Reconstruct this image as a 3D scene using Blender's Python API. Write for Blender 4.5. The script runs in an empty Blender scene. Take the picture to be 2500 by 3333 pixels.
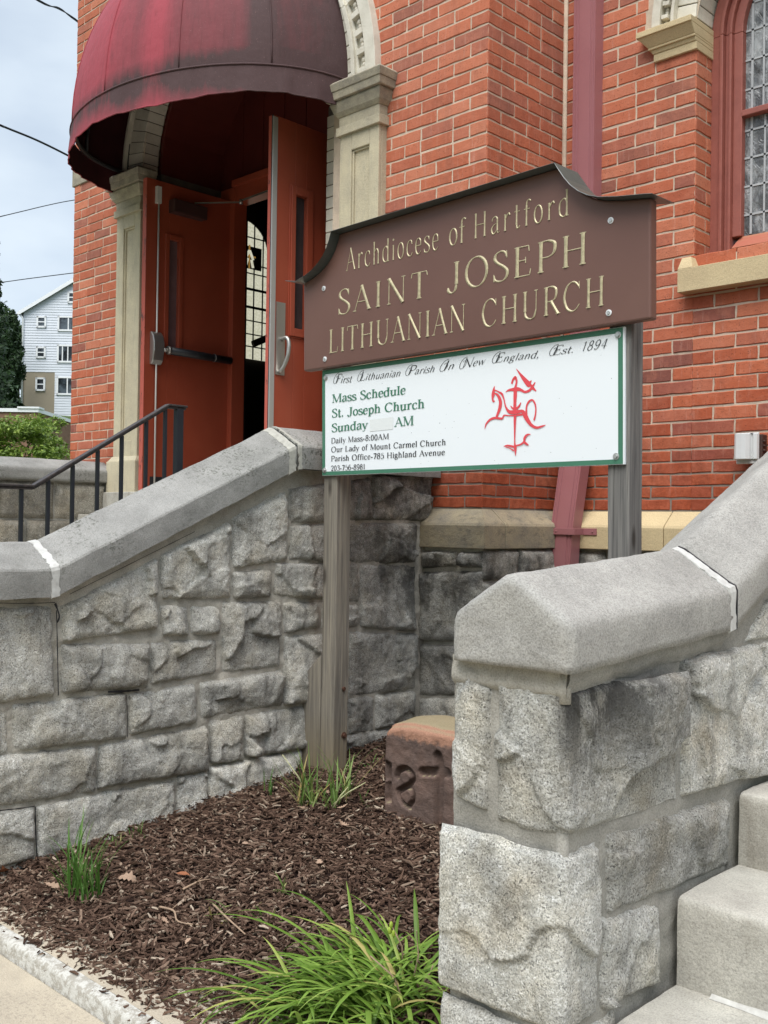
import bpy, bmesh, math, random
from mathutils import Vector, Matrix, noise
from math import sin, cos, pi, radians, sqrt, atan2, hypot

SC = bpy.context.scene
COL = SC.collection
V = Vector

# ------------------------------------------------------------------ camera
FPX = 3360.0                     # focal length in pixels of a 2500 x 3333 frame
yaw, pit, rol = radians(44.25), radians(0.6), radians(0.82)
EYE = V((0, 0, 1.38))
fw = V((-sin(yaw) * cos(pit), cos(yaw) * cos(pit), sin(pit)))
rt = V((cos(yaw), sin(yaw), 0))
up = rt.cross(fw)
RT = rt * cos(rol) + up * sin(rol)
UP = up * cos(rol) - rt * sin(rol)
cam_d = bpy.data.cameras.new('camera')
cam = bpy.data.objects.new('camera', cam_d)
COL.objects.link(cam)
cam.matrix_world = Matrix(((RT.x, UP.x, -fw.x, EYE.x), (RT.y, UP.y, -fw.y, EYE.y),
                           (RT.z, UP.z, -fw.z, EYE.z), (0, 0, 0, 1)))
cam_d.sensor_fit = 'VERTICAL'
cam_d.sensor_height = 36.0
cam_d.lens = 36.0 * FPX / 3333.0
cam_d.clip_start = 0.05
cam_d.clip_end = 2000
SC.camera = cam

# ------------------------------------------------------------------ light
SUN_EL, SUN_AZ = radians(58), radians(156)      # azimuth clockwise from +Y
world = bpy.data.worlds.new('World')
SC.world = world
world.use_nodes = True
SKY_STRENGTH = 0.10
wn = world.node_tree
wn.nodes.clear()
w_out = wn.nodes.new('ShaderNodeOutputWorld')
w_bg = wn.nodes.new('ShaderNodeBackground')
w_sky = wn.nodes.new('ShaderNodeTexSky')
w_sky.sky_type = 'NISHITA'
w_sky.sun_disc = False
w_sky.sun_elevation = SUN_EL
w_sky.sun_rotation = SUN_AZ
w_sky.air_density = 1.0
w_sky.dust_density = 2.0
w_tc = wn.nodes.new('ShaderNodeTexCoord')
w_map = wn.nodes.new('ShaderNodeMapping')
w_map.inputs['Scale'].default_value = (1.0, 1.0, 2.2)
w_n = wn.nodes.new('ShaderNodeTexNoise')
w_n.inputs['Scale'].default_value = 3.2
w_n.inputs['Detail'].default_value = 5
w_n.inputs['Roughness'].default_value = 0.5
w_r = wn.nodes.new('ShaderNodeValToRGB')
w_r.color_ramp.elements[0].position = 0.30
w_r.color_ramp.elements[0].color = (0.45, 0.45, 0.45, 1)
w_r.color_ramp.elements[1].position = 0.66
w_r.color_ramp.elements[1].color = (1, 1, 1, 1)
w_mx = wn.nodes.new('ShaderNodeMix')
w_mx.data_type = 'RGBA'
w_mx.inputs['B'].default_value = (5.6, 6.35, 7.1, 1)
L = wn.links.new
L(w_tc.outputs['Generated'], w_map.inputs['Vector'])
L(w_map.outputs['Vector'], w_n.inputs['Vector'])
L(w_n.outputs['Fac'], w_r.inputs['Fac'])
L(w_r.outputs['Color'], w_mx.inputs['Factor'])
L(w_sky.outputs['Color'], w_mx.inputs['A'])
w_sep = wn.nodes.new('ShaderNodeSeparateXYZ')
L(w_tc.outputs['Generated'], w_sep.inputs[0])
w_mr = wn.nodes.new('ShaderNodeMapRange')            # overcast sky: brightest overhead
w_mr.inputs['From Min'].default_value = 0.45
w_mr.inputs['From Max'].default_value = 1.0
w_mr.inputs['To Min'].default_value = 1.0
w_mr.inputs['To Max'].default_value = 2.5
L(w_sep.outputs[2], w_mr.inputs[0])
w_mul = wn.nodes.new('ShaderNodeVectorMath')
w_mul.operation = 'SCALE'
L(w_mx.outputs['Result'], w_mul.inputs[0])
L(w_mr.outputs[0], w_mul.inputs['Scale'])
L(w_mul.outputs[0], w_bg.inputs['Color'])
w_bg.inputs['Strength'].default_value = SKY_STRENGTH
L(w_bg.outputs['Background'], w_out.inputs['Surface'])

sun_d = bpy.data.lights.new('sun', 'SUN')
sun_d.energy = 2.2
sun_d.angle = radians(42)
sun_d.color = (1.0, 0.965, 0.91)
sun = bpy.data.objects.new('sun', sun_d)
COL.objects.link(sun)
to_sun = V((sin(SUN_AZ) * cos(SUN_EL), cos(SUN_AZ) * cos(SUN_EL), sin(SUN_EL)))
sun.rotation_euler = to_sun.to_track_quat('Z', 'Y').to_euler()

SC.view_settings.view_transform = 'Standard'
SC.view_settings.look = 'None'
SC.view_settings.gamma = 1.0
SC.view_settings.exposure = 0.55
SC.view_settings.use_curve_mapping = False
SC.cycles.use_denoising = True
SC.cycles.max_bounces = 6

# ------------------------------------------------------------------ helpers
random.seed(7)
RND = random.random


def uni(a, b):
    return a + (b - a) * random.random()


S_ = 2500.0 / 1659.0            # measurements were taken on a 1659 px wide copy


def ray(x, y):
    return fw + RT * ((x * S_ - 1250) / FPX) - UP * ((y * S_ - 1666.5) / FPX)


def OX(x, y, X):                # the point of the plane X = const seen at (x, y)
    r = ray(x, y)
    return EYE + r * ((X - EYE.x) / r.x)


def OY(x, y, Y):
    r = ray(x, y)
    return EYE + r * ((Y - EYE.y) / r.y)


def OZ(x, y, Z):
    r = ray(x, y)
    return EYE + r * ((Z - EYE.z) / r.z)


def OD(x, y, D):                # the point at depth D
    return EYE + ray(x, y) * D


def link(o, parent=None):
    COL.objects.link(o)
    if parent is not None:
        o.parent = parent
        if parent.type == 'EMPTY':
            o.matrix_parent_inverse = Matrix.Translation(-parent.location)
    return o


def thing(name, loc, label, cat, group=None):
    o = bpy.data.objects.new(name, None)
    o.location = loc
    o.empty_display_size = 0.1
    COL.objects.link(o)
    o['label'] = label
    o['category'] = cat
    if group:
        o['group'] = group
    return o


def tag(o, label, cat, group=None):
    o['label'] = label
    o['category'] = cat
    if group:
        o['group'] = group
    return o


def obj(name, bm, mats, parent=None, smooth=False, sharp=0, bevel=0, kind=None, label=None):
    me = bpy.data.meshes.new(name)
    bm.to_mesh(me)
    bm.free()
    if not isinstance(mats, (list, tuple)):
        mats = [mats]
    for m in mats:
        me.materials.append(m)
    if smooth:
        me.polygons.foreach_set('use_smooth', [True] * len(me.polygons))
        if sharp:
            me.set_sharp_from_angle(angle=radians(sharp))
    o = bpy.data.objects.new(name, me)
    link(o, parent)
    if bevel:
        b = o.modifiers.new('bevel', 'BEVEL')
        b.width = bevel
        b.segments = 2
        b.limit_method = 'ANGLE'
        b.angle_limit = radians(40)
    if kind:
        o['kind'] = kind
    if label:
        o['label'] = label
    return o


def NB():
    return bmesh.new()


def box(bm, x0, x1, y0, y1, z0, z1, mi=0):
    vs = [bm.verts.new(p) for p in ((x0, y0, z0), (x1, y0, z0), (x1, y1, z0), (x0, y1, z0),
                                    (x0, y0, z1), (x1, y0, z1), (x1, y1, z1), (x0, y1, z1))]
    for f in ((3, 2, 1, 0), (4, 5, 6, 7), (0, 1, 5, 4), (1, 2, 6, 5), (2, 3, 7, 6), (3, 0, 4, 7)):
        bm.faces.new([vs[i] for i in f]).material_index = mi
    return vs


def hexa(bm, p, mi=0):          # 4 bottom + 4 top points
    vs = [bm.verts.new(q) for q in p]
    for f in ((3, 2, 1, 0), (4, 5, 6, 7), (0, 1, 5, 4), (1, 2, 6, 5), (2, 3, 7, 6), (3, 0, 4, 7)):
        bm.faces.new([vs[i] for i in f]).material_index = mi


def bar(bm, a, b, w, h, upv=V((0, 0, 1)), mi=0):
    a, b = V(a), V(b)
    d = (b - a).normalized()
    s = d.cross(upv)
    if s.length < 1e-4:
        s = d.cross(V((0, 1, 0)))
    s.normalize()
    u = s.cross(d)
    s *= w / 2
    u *= h / 2
    hexa(bm, [a - s - u, a + s - u, a + s + u, a - s + u, b - s - u, b + s - u, b + s + u, b - s + u], mi)


def tube(bm, pts, r, n=8, cap=True, mi=0):
    pts = [V(p) for p in pts]
    rings = []
    for i, p in enumerate(pts):
        d = (pts[min(i + 1, len(pts) - 1)] - pts[max(i - 1, 0)]).normalized()
        s = d.cross(V((0, 0, 1)))
        if s.length < 1e-3:
            s = d.cross(V((0, 1, 0)))
        s.normalize()
        u = s.cross(d)
        rr = r[i] if isinstance(r, (list, tuple)) else r
        rings.append([bm.verts.new(p + s * (rr * cos(2 * pi * k / n)) + u * (rr * sin(2 * pi * k / n))) for k in range(n)])
    for a, b in zip(rings, rings[1:]):
        for k in range(n):
            f = bm.faces.new((a[k], a[(k + 1) % n], b[(k + 1) % n], b[k]))
            f.smooth = True
            f.material_index = mi
    if cap:
        bm.faces.new(rings[0][::-1]).material_index = mi
        bm.faces.new(rings[-1]).material_index = mi


def prism(bm, pts, y0, y1, mi=0):   # polygon in (x, z) extruded along y
    a = [bm.verts.new((x, y0, z)) for x, z in pts]
    b = [bm.verts.new((x, y1, z)) for x, z in pts]
    n = len(pts)
    bm.faces.new(a).material_index = mi
    bm.faces.new(b[::-1]).material_index = mi
    for i in range(n):
        bm.faces.new((a[i], b[i], b[(i + 1) % n], a[(i + 1) % n])).material_index = mi


def fixn(bm):
    bmesh.ops.recalc_face_normals(bm, faces=bm.faces)
    return bm


def grid(bm, P, nu, nv, mi=0, close_u=False):   # P(i, j) -> point
    g = [[bm.verts.new(P(i, j)) for j in range(nv + 1)] for i in range(nu + (0 if close_u else 1))]
    n = nu
    for i in range(n):
        a, b = g[i], g[(i + 1) % len(g)]
        for j in range(nv):
            bm.faces.new((a[j], b[j], b[j + 1], a[j + 1])).material_index = mi
    return g


def catmull(pts, n=6, closed=False):
    out = []
    m = len(pts)
    rng = range(m) if closed else range(m - 1)
    for i in rng:
        p0 = pts[(i - 1) % m] if closed or i > 0 else pts[i]
        p1 = pts[i]
        p2 = pts[(i + 1) % m]
        p3 = pts[(i + 2) % m] if closed or i + 2 < m else p2
        for k in range(n):
            t = k / n
            out.append(tuple(0.5 * ((2 * b) + (-a + c) * t + (2 * a - 5 * b + 4 * c - d) * t * t + (-a + 3 * b - 3 * c + d) * t ** 3)
                             for a, b, c, d in zip(p0, p1, p2, p3)))
    out.append(tuple(pts[0] if closed else pts[-1]))
    return out


# ------------------------------------------------------------------ materials
class N:
    """small wrapper to write node trees briefly"""

    def __init__(self, name, rough=0.8, spec=0.3, metal=0.0):
        self.m = bpy.data.materials.new(name)
        self.m.use_nodes = True
        self.t = self.m.node_tree
        self.b = self.t.nodes['Principled BSDF']
        self.b.inputs['Roughness'].default_value = rough
        self.b.inputs['Specular IOR Level'].default_value = spec
        self.b.inputs['Metallic'].default_value = metal
        g = self.t.nodes.new('ShaderNodeNewGeometry')
        self.pos = g.outputs['Position']
        self.isl = g.outputs['Random Per Island']
        self.nrm = g.outputs['Normal']

    def L(self, a, b):
        self.t.links.new(a, b)

    def sock(self, node, name, v):
        i = node.inputs[name]
        if isinstance(v, bpy.types.NodeSocket):
            self.L(v, i)
        elif isinstance(v, (tuple, list)) and len(v) == 3 and i.type == 'RGBA':
            i.default_value = (*v, 1)
        else:
            i.default_value = v

    def scale(self, s, src=None):
        n = self.t.nodes.new('ShaderNodeMapping')
        self.L(src or self.pos, n.inputs['Vector'])
        n.inputs['Scale'].default_value = s
        return n.outputs['Vector']

    def noise(self, sc, det=4, rough=0.55, vec=None, dist=0.0):
        n = self.t.nodes.new('ShaderNodeTexNoise')
        self.L(vec or self.pos, n.inputs['Vector'])
        n.inputs['Scale'].default_value = sc
        n.inputs['Detail'].default_value = det
        n.inputs['Roughness'].default_value = rough
        n.inputs['Distortion'].default_value = dist
        return n.outputs['Fac']

    def voro(self, sc, out='Color', vec=None, feat='F1'):
        n = self.t.nodes.new('ShaderNodeTexVoronoi')
        n.feature = feat
        self.L(vec or self.pos, n.inputs['Vector'])
        n.inputs['Scale'].default_value = sc
        return n.outputs[out]

    def ramp(self, fac, els, interp='LINEAR'):
        n = self.t.nodes.new('ShaderNodeValToRGB')
        n.color_ramp.interpolation = interp
        e = n.color_ramp.elements
        while len(e) < len(els):
            e.new(0.5)
        for k, (p, c) in enumerate(els):
            e[k].position = p
            e[k].color = (c, c, c, 1) if isinstance(c, (int, float)) else (*c, 1)
        self.L(fac, n.inputs['Fac'])
        return n.outputs['Color']

    def mix(self, fac, a, b, mode='MIX'):
        n = self.t.nodes.new('ShaderNodeMix')
        n.data_type = 'RGBA'
        n.blend_type = mode
        self.sock(n, 'Factor', fac)
        for k, v in (('A', a), ('B', b)):
            i = [s for s in n.inputs if s.name == k and s.type == 'RGBA'][0]
            if isinstance(v, bpy.types.NodeSocket):
                self.L(v, i)
            else:
                i.default_value = (*v, 1) if len(v) == 3 else v
        return [s for s in n.outputs if s.type == 'RGBA'][0]

    def math(self, op, a, b=0.0):
        n = self.t.nodes.new('ShaderNodeMath')
        n.operation = op
        for k, v in enumerate((a, b)):
            if isinstance(v, bpy.types.NodeSocket):
                self.L(v, n.inputs[k])
            else:
                n.inputs[k].default_value = v
        return n.outputs[0]

    def sep(self, v=None):
        n = self.t.nodes.new('ShaderNodeSeparateXYZ')
        self.L(v or self.pos, n.inputs[0])
        return n.outputs

    def maprange(self, v, a, b, c=0.0, d=1.0):
        n = self.t.nodes.new('ShaderNodeMapRange')
        self.L(v, n.inputs[0])
        for k, q in enumerate((a, b, c, d)):
            n.inputs[k + 1].default_value = q
        return n.outputs[0]

    def bump(self, h, dist=0.005, st=1.0, prev=None):
        n = self.t.nodes.new('ShaderNodeBump')
        n.inputs['Strength'].default_value = st
        n.inputs['Distance'].default_value = dist
        self.L(h, n.inputs['Height'])
        if prev is not None:
            self.L(prev, n.inputs['Normal'])
        self.L(n.outputs['Normal'], self.b.inputs['Normal'])
        return n.outputs['Normal']

    def col(self, c):
        self.sock(self.b, 'Base Color', c)
        return self

    def rough(self, v):
        self.sock(self.b, 'Roughness', v)
        return self


def granite(name, light, mid, dark, warm, stain=0.0, drip=False, damp=False):
    n = N(name, 0.85, 0.25)
    g1 = n.noise(210, 2, 0.8)
    g2 = n.noise(70, 4, 0.7)
    c = n.ramp(g1, [(0.36, dark), (0.46, mid), (0.54, light), (0.66, tuple(min(.95, x * 1.45) for x in light))])
    c = n.mix(n.ramp(g2, [(0.38, 0.75), (0.62, 0.0)]), c, mid)
    c = n.mix(n.ramp(n.noise(5.5, 5, 0.65), [(0.45, 0.0), (0.75, 0.75)]), c, warm, 'MULTIPLY')
    isl = n.ramp(n.isl, [(0, 0.70), (1, 1.14)])
    c = n.mix(1.0, c, isl, 'MULTIPLY')
    c = n.mix(1.0, c, n.ramp(n.noise(9, 6, 0.7), [(0.32, 0.58), (0.5, 1.0), (0.7, 1.2)]), 'MULTIPLY')
    if stain:
        z = n.sep()
        st = n.noise(1.0, 5, 0.7, n.scale((9, 9, 1.6)))
        c = n.mix(n.math('MULTIPLY', n.ramp(st, [(0.5, 0.0), (0.7, 1.0)]), stain), c, (0.035, 0.034, 0.033))
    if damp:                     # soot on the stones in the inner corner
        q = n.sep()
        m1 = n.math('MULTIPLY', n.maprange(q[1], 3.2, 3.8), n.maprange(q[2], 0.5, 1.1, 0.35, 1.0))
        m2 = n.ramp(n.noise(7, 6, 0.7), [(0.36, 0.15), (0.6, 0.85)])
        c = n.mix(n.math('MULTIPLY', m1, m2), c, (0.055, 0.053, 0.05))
    if drip:                      # black run-off stain below the cap on the side face
        q = n.sep()
        m1 = n.math('MULTIPLY', n.maprange(q[0], -1.225, -1.205), n.maprange(q[2], 0.78, 1.0))
        m1 = n.math('MULTIPLY', m1, n.maprange(q[1], 2.35, 1.95))
        m2 = n.ramp(n.noise(1.0, 5, 0.7, n.scale((20, 20, 4))), [(0.30, 0.1), (0.52, 0.92)])
        c = n.mix(n.math('MULTIPLY', m1, m2), c, (0.045, 0.043, 0.04))
        c = n.mix(n.ramp(n.noise(5, 3, 0.5), [(0.56, 0.0), (0.72, 0.45)]), c, (0.60, 0.49, 0.33), 'MULTIPLY')
    n.col(c)
    h = n.noise(42, 7, 0.75)
    b1 = n.bump(h, 0.020, 0.9)
    n.bump(g1, 0.003, 0.5, b1)
    return n.m


def concrete(name, a, b, speck=0.5, stain=None, sc=1.0):
    n = N(name, 0.9, 0.2)
    g = n.noise(230 * sc, 3, 0.7)
    c = n.mix(n.ramp(n.noise(7 * sc, 6, 0.65), [(0.35, 0.0), (0.68, 1.0)]), a, b)
    c = n.mix(speck, c, n.ramp(g, [(0.32, 0.35), (0.5, 0.9), (0.7, 1.25)]), 'MULTIPLY')
    if stain:
        c = n.mix(n.math('MULTIPLY', n.ramp(n.noise(75 * sc, 4, 0.7), [(0.53, 0.0), (0.60, stain[1])]), n.ramp(n.noise(3.1 * sc, 4, 0.6), [(0.46, 0.0), (0.62, 1.0)])), c, stain[0])
        c = n.mix(n.ramp(n.noise(1.7 * sc, 6, 0.7), [(0.50, 0.0), (0.72, 0.30)]), c, stain[0])
    n.col(c)
    b1 = n.bump(n.noise(60 * sc, 5, 0.7), 0.006, 0.5)
    n.bump(g, 0.0025, 0.5, b1)
    return n.m


def paint(name, a, b, rough=0.45, spec=0.4, sc=9, bumpd=0.0015):
    n = N(name, rough, spec)
    n.col(n.mix(n.ramp(n.noise(sc, 5, 0.6), [(0.3, 0.0), (0.7, 1.0)]), a, b))
    n.bump(n.noise(60, 3, 0.5), bumpd, 0.4)
    return n.m


# brick and mortar
n = N('brick', 0.88, 0.2)
c = n.ramp(n.isl, [(0.0, (0.33, 0.075, 0.038)), (0.25, (0.42, 0.102, 0.048)), (0.50, (0.48, 0.130, 0.062)), (0.68, (0.53, 0.185, 0.105)), (0.80, (0.40, 0.118, 0.072)), (0.91, (0.29, 0.092, 0.068)), (1.0, (0.17, 0.066, 0.056))])
c = n.mix(n.ramp(n.noise(1.1, 3, 0.5), [(0.45, 0.0), (0.75, 0.35)]), c, (0.45, 0.16, 0.10))
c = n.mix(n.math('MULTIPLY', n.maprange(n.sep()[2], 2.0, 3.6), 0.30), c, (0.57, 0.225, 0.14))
c = n.mix(n.ramp(n.noise(16, 6, 0.7), [(0.45, 0.0), (0.78, 0.45)]), c, (0.62, 0.24, 0.15))
c = n.mix(n.ramp(n.noise(1.0, 5, 0.7, n.scale((55, 55, 5))), [(0.56, 0.0), (0.8, 0.40)]), c, (0.68, 0.43, 0.35))
c = n.mix(n.ramp(n.noise(150, 2, 0.5), [(0.28, 0.75), (0.36, 0.0)]), c, (0.10, 0.035, 0.025))
c = n.mix(n.ramp(n.noise(1.0, 6, 0.75, n.scale((5, 5, 1.2))), [(0.50, 0.0), (0.75, 0.42)]), c, (0.17, 0.075, 0.055))
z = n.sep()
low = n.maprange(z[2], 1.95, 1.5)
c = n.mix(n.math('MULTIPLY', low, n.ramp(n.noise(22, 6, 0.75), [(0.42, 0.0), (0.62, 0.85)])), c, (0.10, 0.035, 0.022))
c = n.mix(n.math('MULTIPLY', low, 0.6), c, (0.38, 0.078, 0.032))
n.col(c)
b1 = n.bump(n.noise(38, 5, 0.65), 0.006, 0.6)
n.bump(n.noise(190, 3, 0.6), 0.002, 0.5, b1)
BRICK = n.m
n = N('mortar', 0.95, 0.1)
c = n.mix(n.ramp(n.noise(12, 5, 0.6), [(0.35, 0.0), (0.7, 1.0)]), (0.66, 0.54, 0.42), (0.50, 0.41, 0.32))
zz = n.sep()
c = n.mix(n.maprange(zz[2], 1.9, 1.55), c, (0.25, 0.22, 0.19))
n.col(c)
n.bump(n.noise(120, 4, 0.7), 0.004, 0.8)
MORTAR = n.m

n = N('upper_brick', 0.9, 0.2)
bt = n.t.nodes.new('ShaderNodeTexBrick')
vm = n.t.nodes.new('ShaderNodeCombineXYZ')
sx = n.sep()
n.L(n.math('ADD', sx[0], sx[1]), vm.inputs[0])
n.L(sx[2], vm.inputs[1])
n.L(vm.outputs[0], bt.inputs['Vector'])
bt.inputs['Scale'].default_value = 1.0
bt.inputs['Brick Width'].default_value = 0.212
bt.inputs['Row Height'].default_value = 0.07
bt.inputs['Mortar Size'].default_value = 0.005
bt.inputs['Color1'].default_value = (0.44, 0.11, 0.06, 1)
bt.inputs['Color2'].default_value = (0.5, 0.16, 0.09, 1)
bt.inputs['Mortar'].default_value = (0.5, 0.42, 0.34, 1)
n.col(bt.outputs['Color'])
BRICKTEX = n.m

GRAN_D = granite('granite_grey', (0.88, 0.86, 0.78), (0.60, 0.58, 0.52), (0.14, 0.137, 0.128), (0.90, 0.82, 0.68), 0.5, False, True)
GRAN_L = granite('granite_light', (0.80, 0.785, 0.72), (0.55, 0.54, 0.495), (0.135, 0.136, 0.135), (0.98, 0.90, 0.76), 0.22, True)
GRAN_T = granite('granite_tan', (0.46, 0.43, 0.37), (0.31, 0.29, 0.245), (0.09, 0.085, 0.075), (0.9, 0.78, 0.6), 0.3)
JOINT = concrete('grey_joint_mortar', (0.54, 0.50, 0.43), (0.36, 0.34, 0.29), 0.5)
JOINT_L = concrete('pale_joint_mortar', (0.40, 0.38, 0.335), (0.26, 0.25, 0.222), 0.5)
COPING = concrete('coping_stone', (0.35, 0.343, 0.322), (0.25, 0.245, 0.23), 0.55, ((0.07, 0.075, 0.055), 0.75))
COPING_R = concrete('coping_stone_clean', (0.41, 0.395, 0.362), (0.30, 0.288, 0.266), 0.6, ((0.16, 0.155, 0.14), 0.5))
SEAL = paint('white_sealant', (0.58, 0.58, 0.55), (0.42, 0.41, 0.385), 0.6, 0.3, 40, 0.004)
STEP = concrete('step_granite', (0.54, 0.52, 0.46), (0.42, 0.40, 0.355), 0.5, ((0.20, 0.19, 0.17), 0.5))
_n = STEP.node_tree
def _stain():
    w = N.__new__(N)
    w.m, w.t, w.b = STEP, _n, _n.nodes['Principled BSDF']
    g = [q for q in _n.nodes if q.type == 'NEW_GEOMETRY'][0]
    w.pos, w.nrm = g.outputs['Position'], g.outputs['Normal']
    old = w.b.inputs['Base Color'].links[0].from_socket
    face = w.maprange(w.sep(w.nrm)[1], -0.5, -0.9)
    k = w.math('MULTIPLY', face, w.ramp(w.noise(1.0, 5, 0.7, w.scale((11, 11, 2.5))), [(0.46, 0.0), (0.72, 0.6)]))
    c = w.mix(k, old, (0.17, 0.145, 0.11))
    c = w.mix(w.ramp(w.noise(5, 6, 0.7), [(0.5, 0.0), (0.75, 0.45)]), c, (0.25, 0.235, 0.205))
    w.L(c, w.b.inputs['Base Color'])
_stain()
WALK = concrete('sidewalk_concrete', (0.49, 0.425, 0.325), (0.41, 0.355, 0.275), 0.4, ((0.24, 0.21, 0.17), 0.5))
ASPHALT = concrete('asphalt', (0.06, 0.06, 0.06), (0.045, 0.045, 0.046), 0.6)
n = N('kerb_white_paint', 0.85, 0.2)
c = n.mix(n.ramp(n.noise(34, 8, 0.8), [(0.47, 0.0), (0.54, 1.0)]), (0.52, 0.505, 0.46), (0.34, 0.315, 0.27))
n.col(c)
n.bump(n.noise(60, 6, 0.7), 0.006, 0.8)
KERBP = n.m

n = N('limestone', 0.85, 0.25)
c = n.mix(n.ramp(n.noise(4, 5, 0.6), [(0.3, 0.0), (0.7, 1.0)]), (0.64, 0.52, 0.31), (0.54, 0.43, 0.26))
c = n.mix(0.35, c, n.ramp(n.noise(220, 2, 0.6), [(0.3, 0.5), (0.6, 1.1)]), 'MULTIPLY')
n.col(c)
n.bump(n.noise(70, 6, 0.7), 0.004, 0.6)
LIME = n.m
n = N('limestone_weathered', 0.88, 0.2)
c = n.mix(n.ramp(n.noise(5, 6, 0.65), [(0.35, 0.0), (0.66, 1.0)]), (0.42, 0.355, 0.235), (0.27, 0.245, 0.195))
c = n.mix(n.ramp(n.noise(1.0, 6, 0.75, n.scale((16, 16, 30))), [(0.5, 0.0), (0.7, 0.6)]), c, (0.10, 0.095, 0.085))
c = n.mix(0.45, c, n.ramp(n.noise(220, 2, 0.6), [(0.3, 0.5), (0.6, 1.15)]), 'MULTIPLY')
n.col(c)
n.bump(n.noise(60, 6, 0.7), 0.005, 0.7)
LIMEW = n.m
n = N('pilaster_stone', 0.85, 0.25)
zz = n.sep()
c = n.mix(n.ramp(n.noise(6, 6, 0.7), [(0.35, 0.0), (0.68, 1.0)]), (0.60, 0.53, 0.37), (0.49, 0.43, 0.31))
top = n.math('MULTIPLY', n.maprange(zz[2], 3.45, 3.78), n.ramp(n.noise(14, 6, 0.7), [(0.3, 0.3), (0.6, 0.95)]))
c = n.mix(top, c, (0.25, 0.225, 0.18))
c = n.mix(n.ramp(n.noise(1.0, 6, 0.8, n.scale((28, 28, 6))), [(0.52, 0.0), (0.72, 0.45)]), c, (0.27, 0.25, 0.215))
c = n.mix(0.4, c, n.ramp(n.noise(200, 2, 0.6), [(0.3, 0.55), (0.6, 1.12)]), 'MULTIPLY')
n.col(c)
n.bump(n.noise(80, 6, 0.75), 0.005, 0.7)
PILA = n.m
n = N('white_brick_paint', 0.7, 0.3)
c = n.mix(n.ramp(n.noise(9, 6, 0.65), [(0.4, 0.0), (0.7, 1.0)]), (0.70, 0.66, 0.56), (0.55, 0.51, 0.42))
c = n.mix(1.0, c, n.ramp(n.isl, [(0, 0.88), (1, 1.06)]), 'MULTIPLY')
n.col(c)
n.bump(n.noise(70, 4, 0.6), 0.003, 0.6)
WBRICK = n.m
DARKJ = paint('dark_joint', (0.16, 0.145, 0.12), (0.1, 0.09, 0.08), 0.9, 0.1)

n = N('door_red_paint', 0.38, 0.4)
c = n.mix(n.ramp(n.noise(3, 5, 0.6), [(0.3, 0.0), (0.7, 1.0)]), (0.37, 0.076, 0.038), (0.32, 0.060, 0.030))
n.col(c)
n.bump(n.noise(30, 3, 0.5), 0.001, 0.3)
DOOR = n.m
SHADED_RED = paint('shaded_red_paint', (0.12, 0.020, 0.014), (0.09, 0.016, 0.012), 0.55, 0.3, 4)  # doorway red darkened: the awning's shade is put into this colour
n = N('door_edge_chipped_paint', 0.6, 0.3)
n.col(n.mix(n.ramp(n.noise(1.0, 6, 0.8, n.scale((30, 30, 9))), [(0.56, 0.0), (0.6, 1.0)]), (0.46, 0.105, 0.075), (0.10, 0.05, 0.045)))
DEDGE = n.m
FRAMER = paint('window_frame_red', (0.33, 0.108, 0.082), (0.275, 0.088, 0.068), 0.5, 0.4, 14)
n = N('window_sill_wood', 0.6, 0.3)
n.col(n.mix(n.ramp(n.noise(1.0, 6, 0.7, n.scale((4, 20, 60))), [(0.45, 0.0), (0.7, 1.0)]), (0.45, 0.14, 0.09), (0.42, 0.21, 0.12)))
SILLW = n.m
BLACK = paint('black_metal_paint', (0.018, 0.019, 0.022), (0.03, 0.03, 0.033), 0.4, 0.5, 30)
RAILM = paint('railing_dark_paint', (0.010, 0.012, 0.017), (0.014, 0.015, 0.019), 0.5, 0.35, 40)
RAILT = paint('railing_worn_top', (0.018, 0.017, 0.018), (0.06, 0.045, 0.04), 0.55, 0.35, 60)
STEEL = N('brushed_steel', 0.36, 0.5, 0.85).col((0.46, 0.44, 0.41)).m
ALU = N('aluminium_strip', 0.45, 0.5, 0.5).col((0.50, 0.49, 0.47)).m
WHITEROD = paint('white_rod', (0.72, 0.70, 0.66), (0.66, 0.64, 0.6), 0.4)
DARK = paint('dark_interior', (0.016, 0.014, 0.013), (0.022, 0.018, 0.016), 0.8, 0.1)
DOWN = paint('downspout_paint', (0.36, 0.155, 0.165), (0.33, 0.135, 0.145), 0.35, 0.4, 3)
YT_ = 4.098
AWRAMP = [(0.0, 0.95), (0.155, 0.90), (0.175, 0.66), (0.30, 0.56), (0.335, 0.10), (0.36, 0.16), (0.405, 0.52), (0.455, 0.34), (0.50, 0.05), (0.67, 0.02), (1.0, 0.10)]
n = N('awning_fabric', 0.75, 0.25)
ob = n.sep()
dirt = n.noise(1.0, 6, 0.65, n.scale((4.2, 4.2, 0.35)))
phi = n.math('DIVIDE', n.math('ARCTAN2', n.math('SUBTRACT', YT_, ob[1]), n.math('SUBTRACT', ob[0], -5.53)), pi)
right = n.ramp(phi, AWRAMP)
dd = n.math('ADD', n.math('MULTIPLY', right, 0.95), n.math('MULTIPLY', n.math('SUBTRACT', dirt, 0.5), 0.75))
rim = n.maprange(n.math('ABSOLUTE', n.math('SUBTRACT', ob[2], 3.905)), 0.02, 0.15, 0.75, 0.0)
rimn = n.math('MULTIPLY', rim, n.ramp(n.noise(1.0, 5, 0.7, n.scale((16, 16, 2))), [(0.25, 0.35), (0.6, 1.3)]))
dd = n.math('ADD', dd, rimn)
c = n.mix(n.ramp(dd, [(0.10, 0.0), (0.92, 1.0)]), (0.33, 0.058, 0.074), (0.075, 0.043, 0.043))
c = n.mix(n.ramp(n.noise(230, 2, 0.5), [(0.70, 0.0), (0.76, 0.6)]), c, (0.5, 0.3, 0.28))
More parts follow.
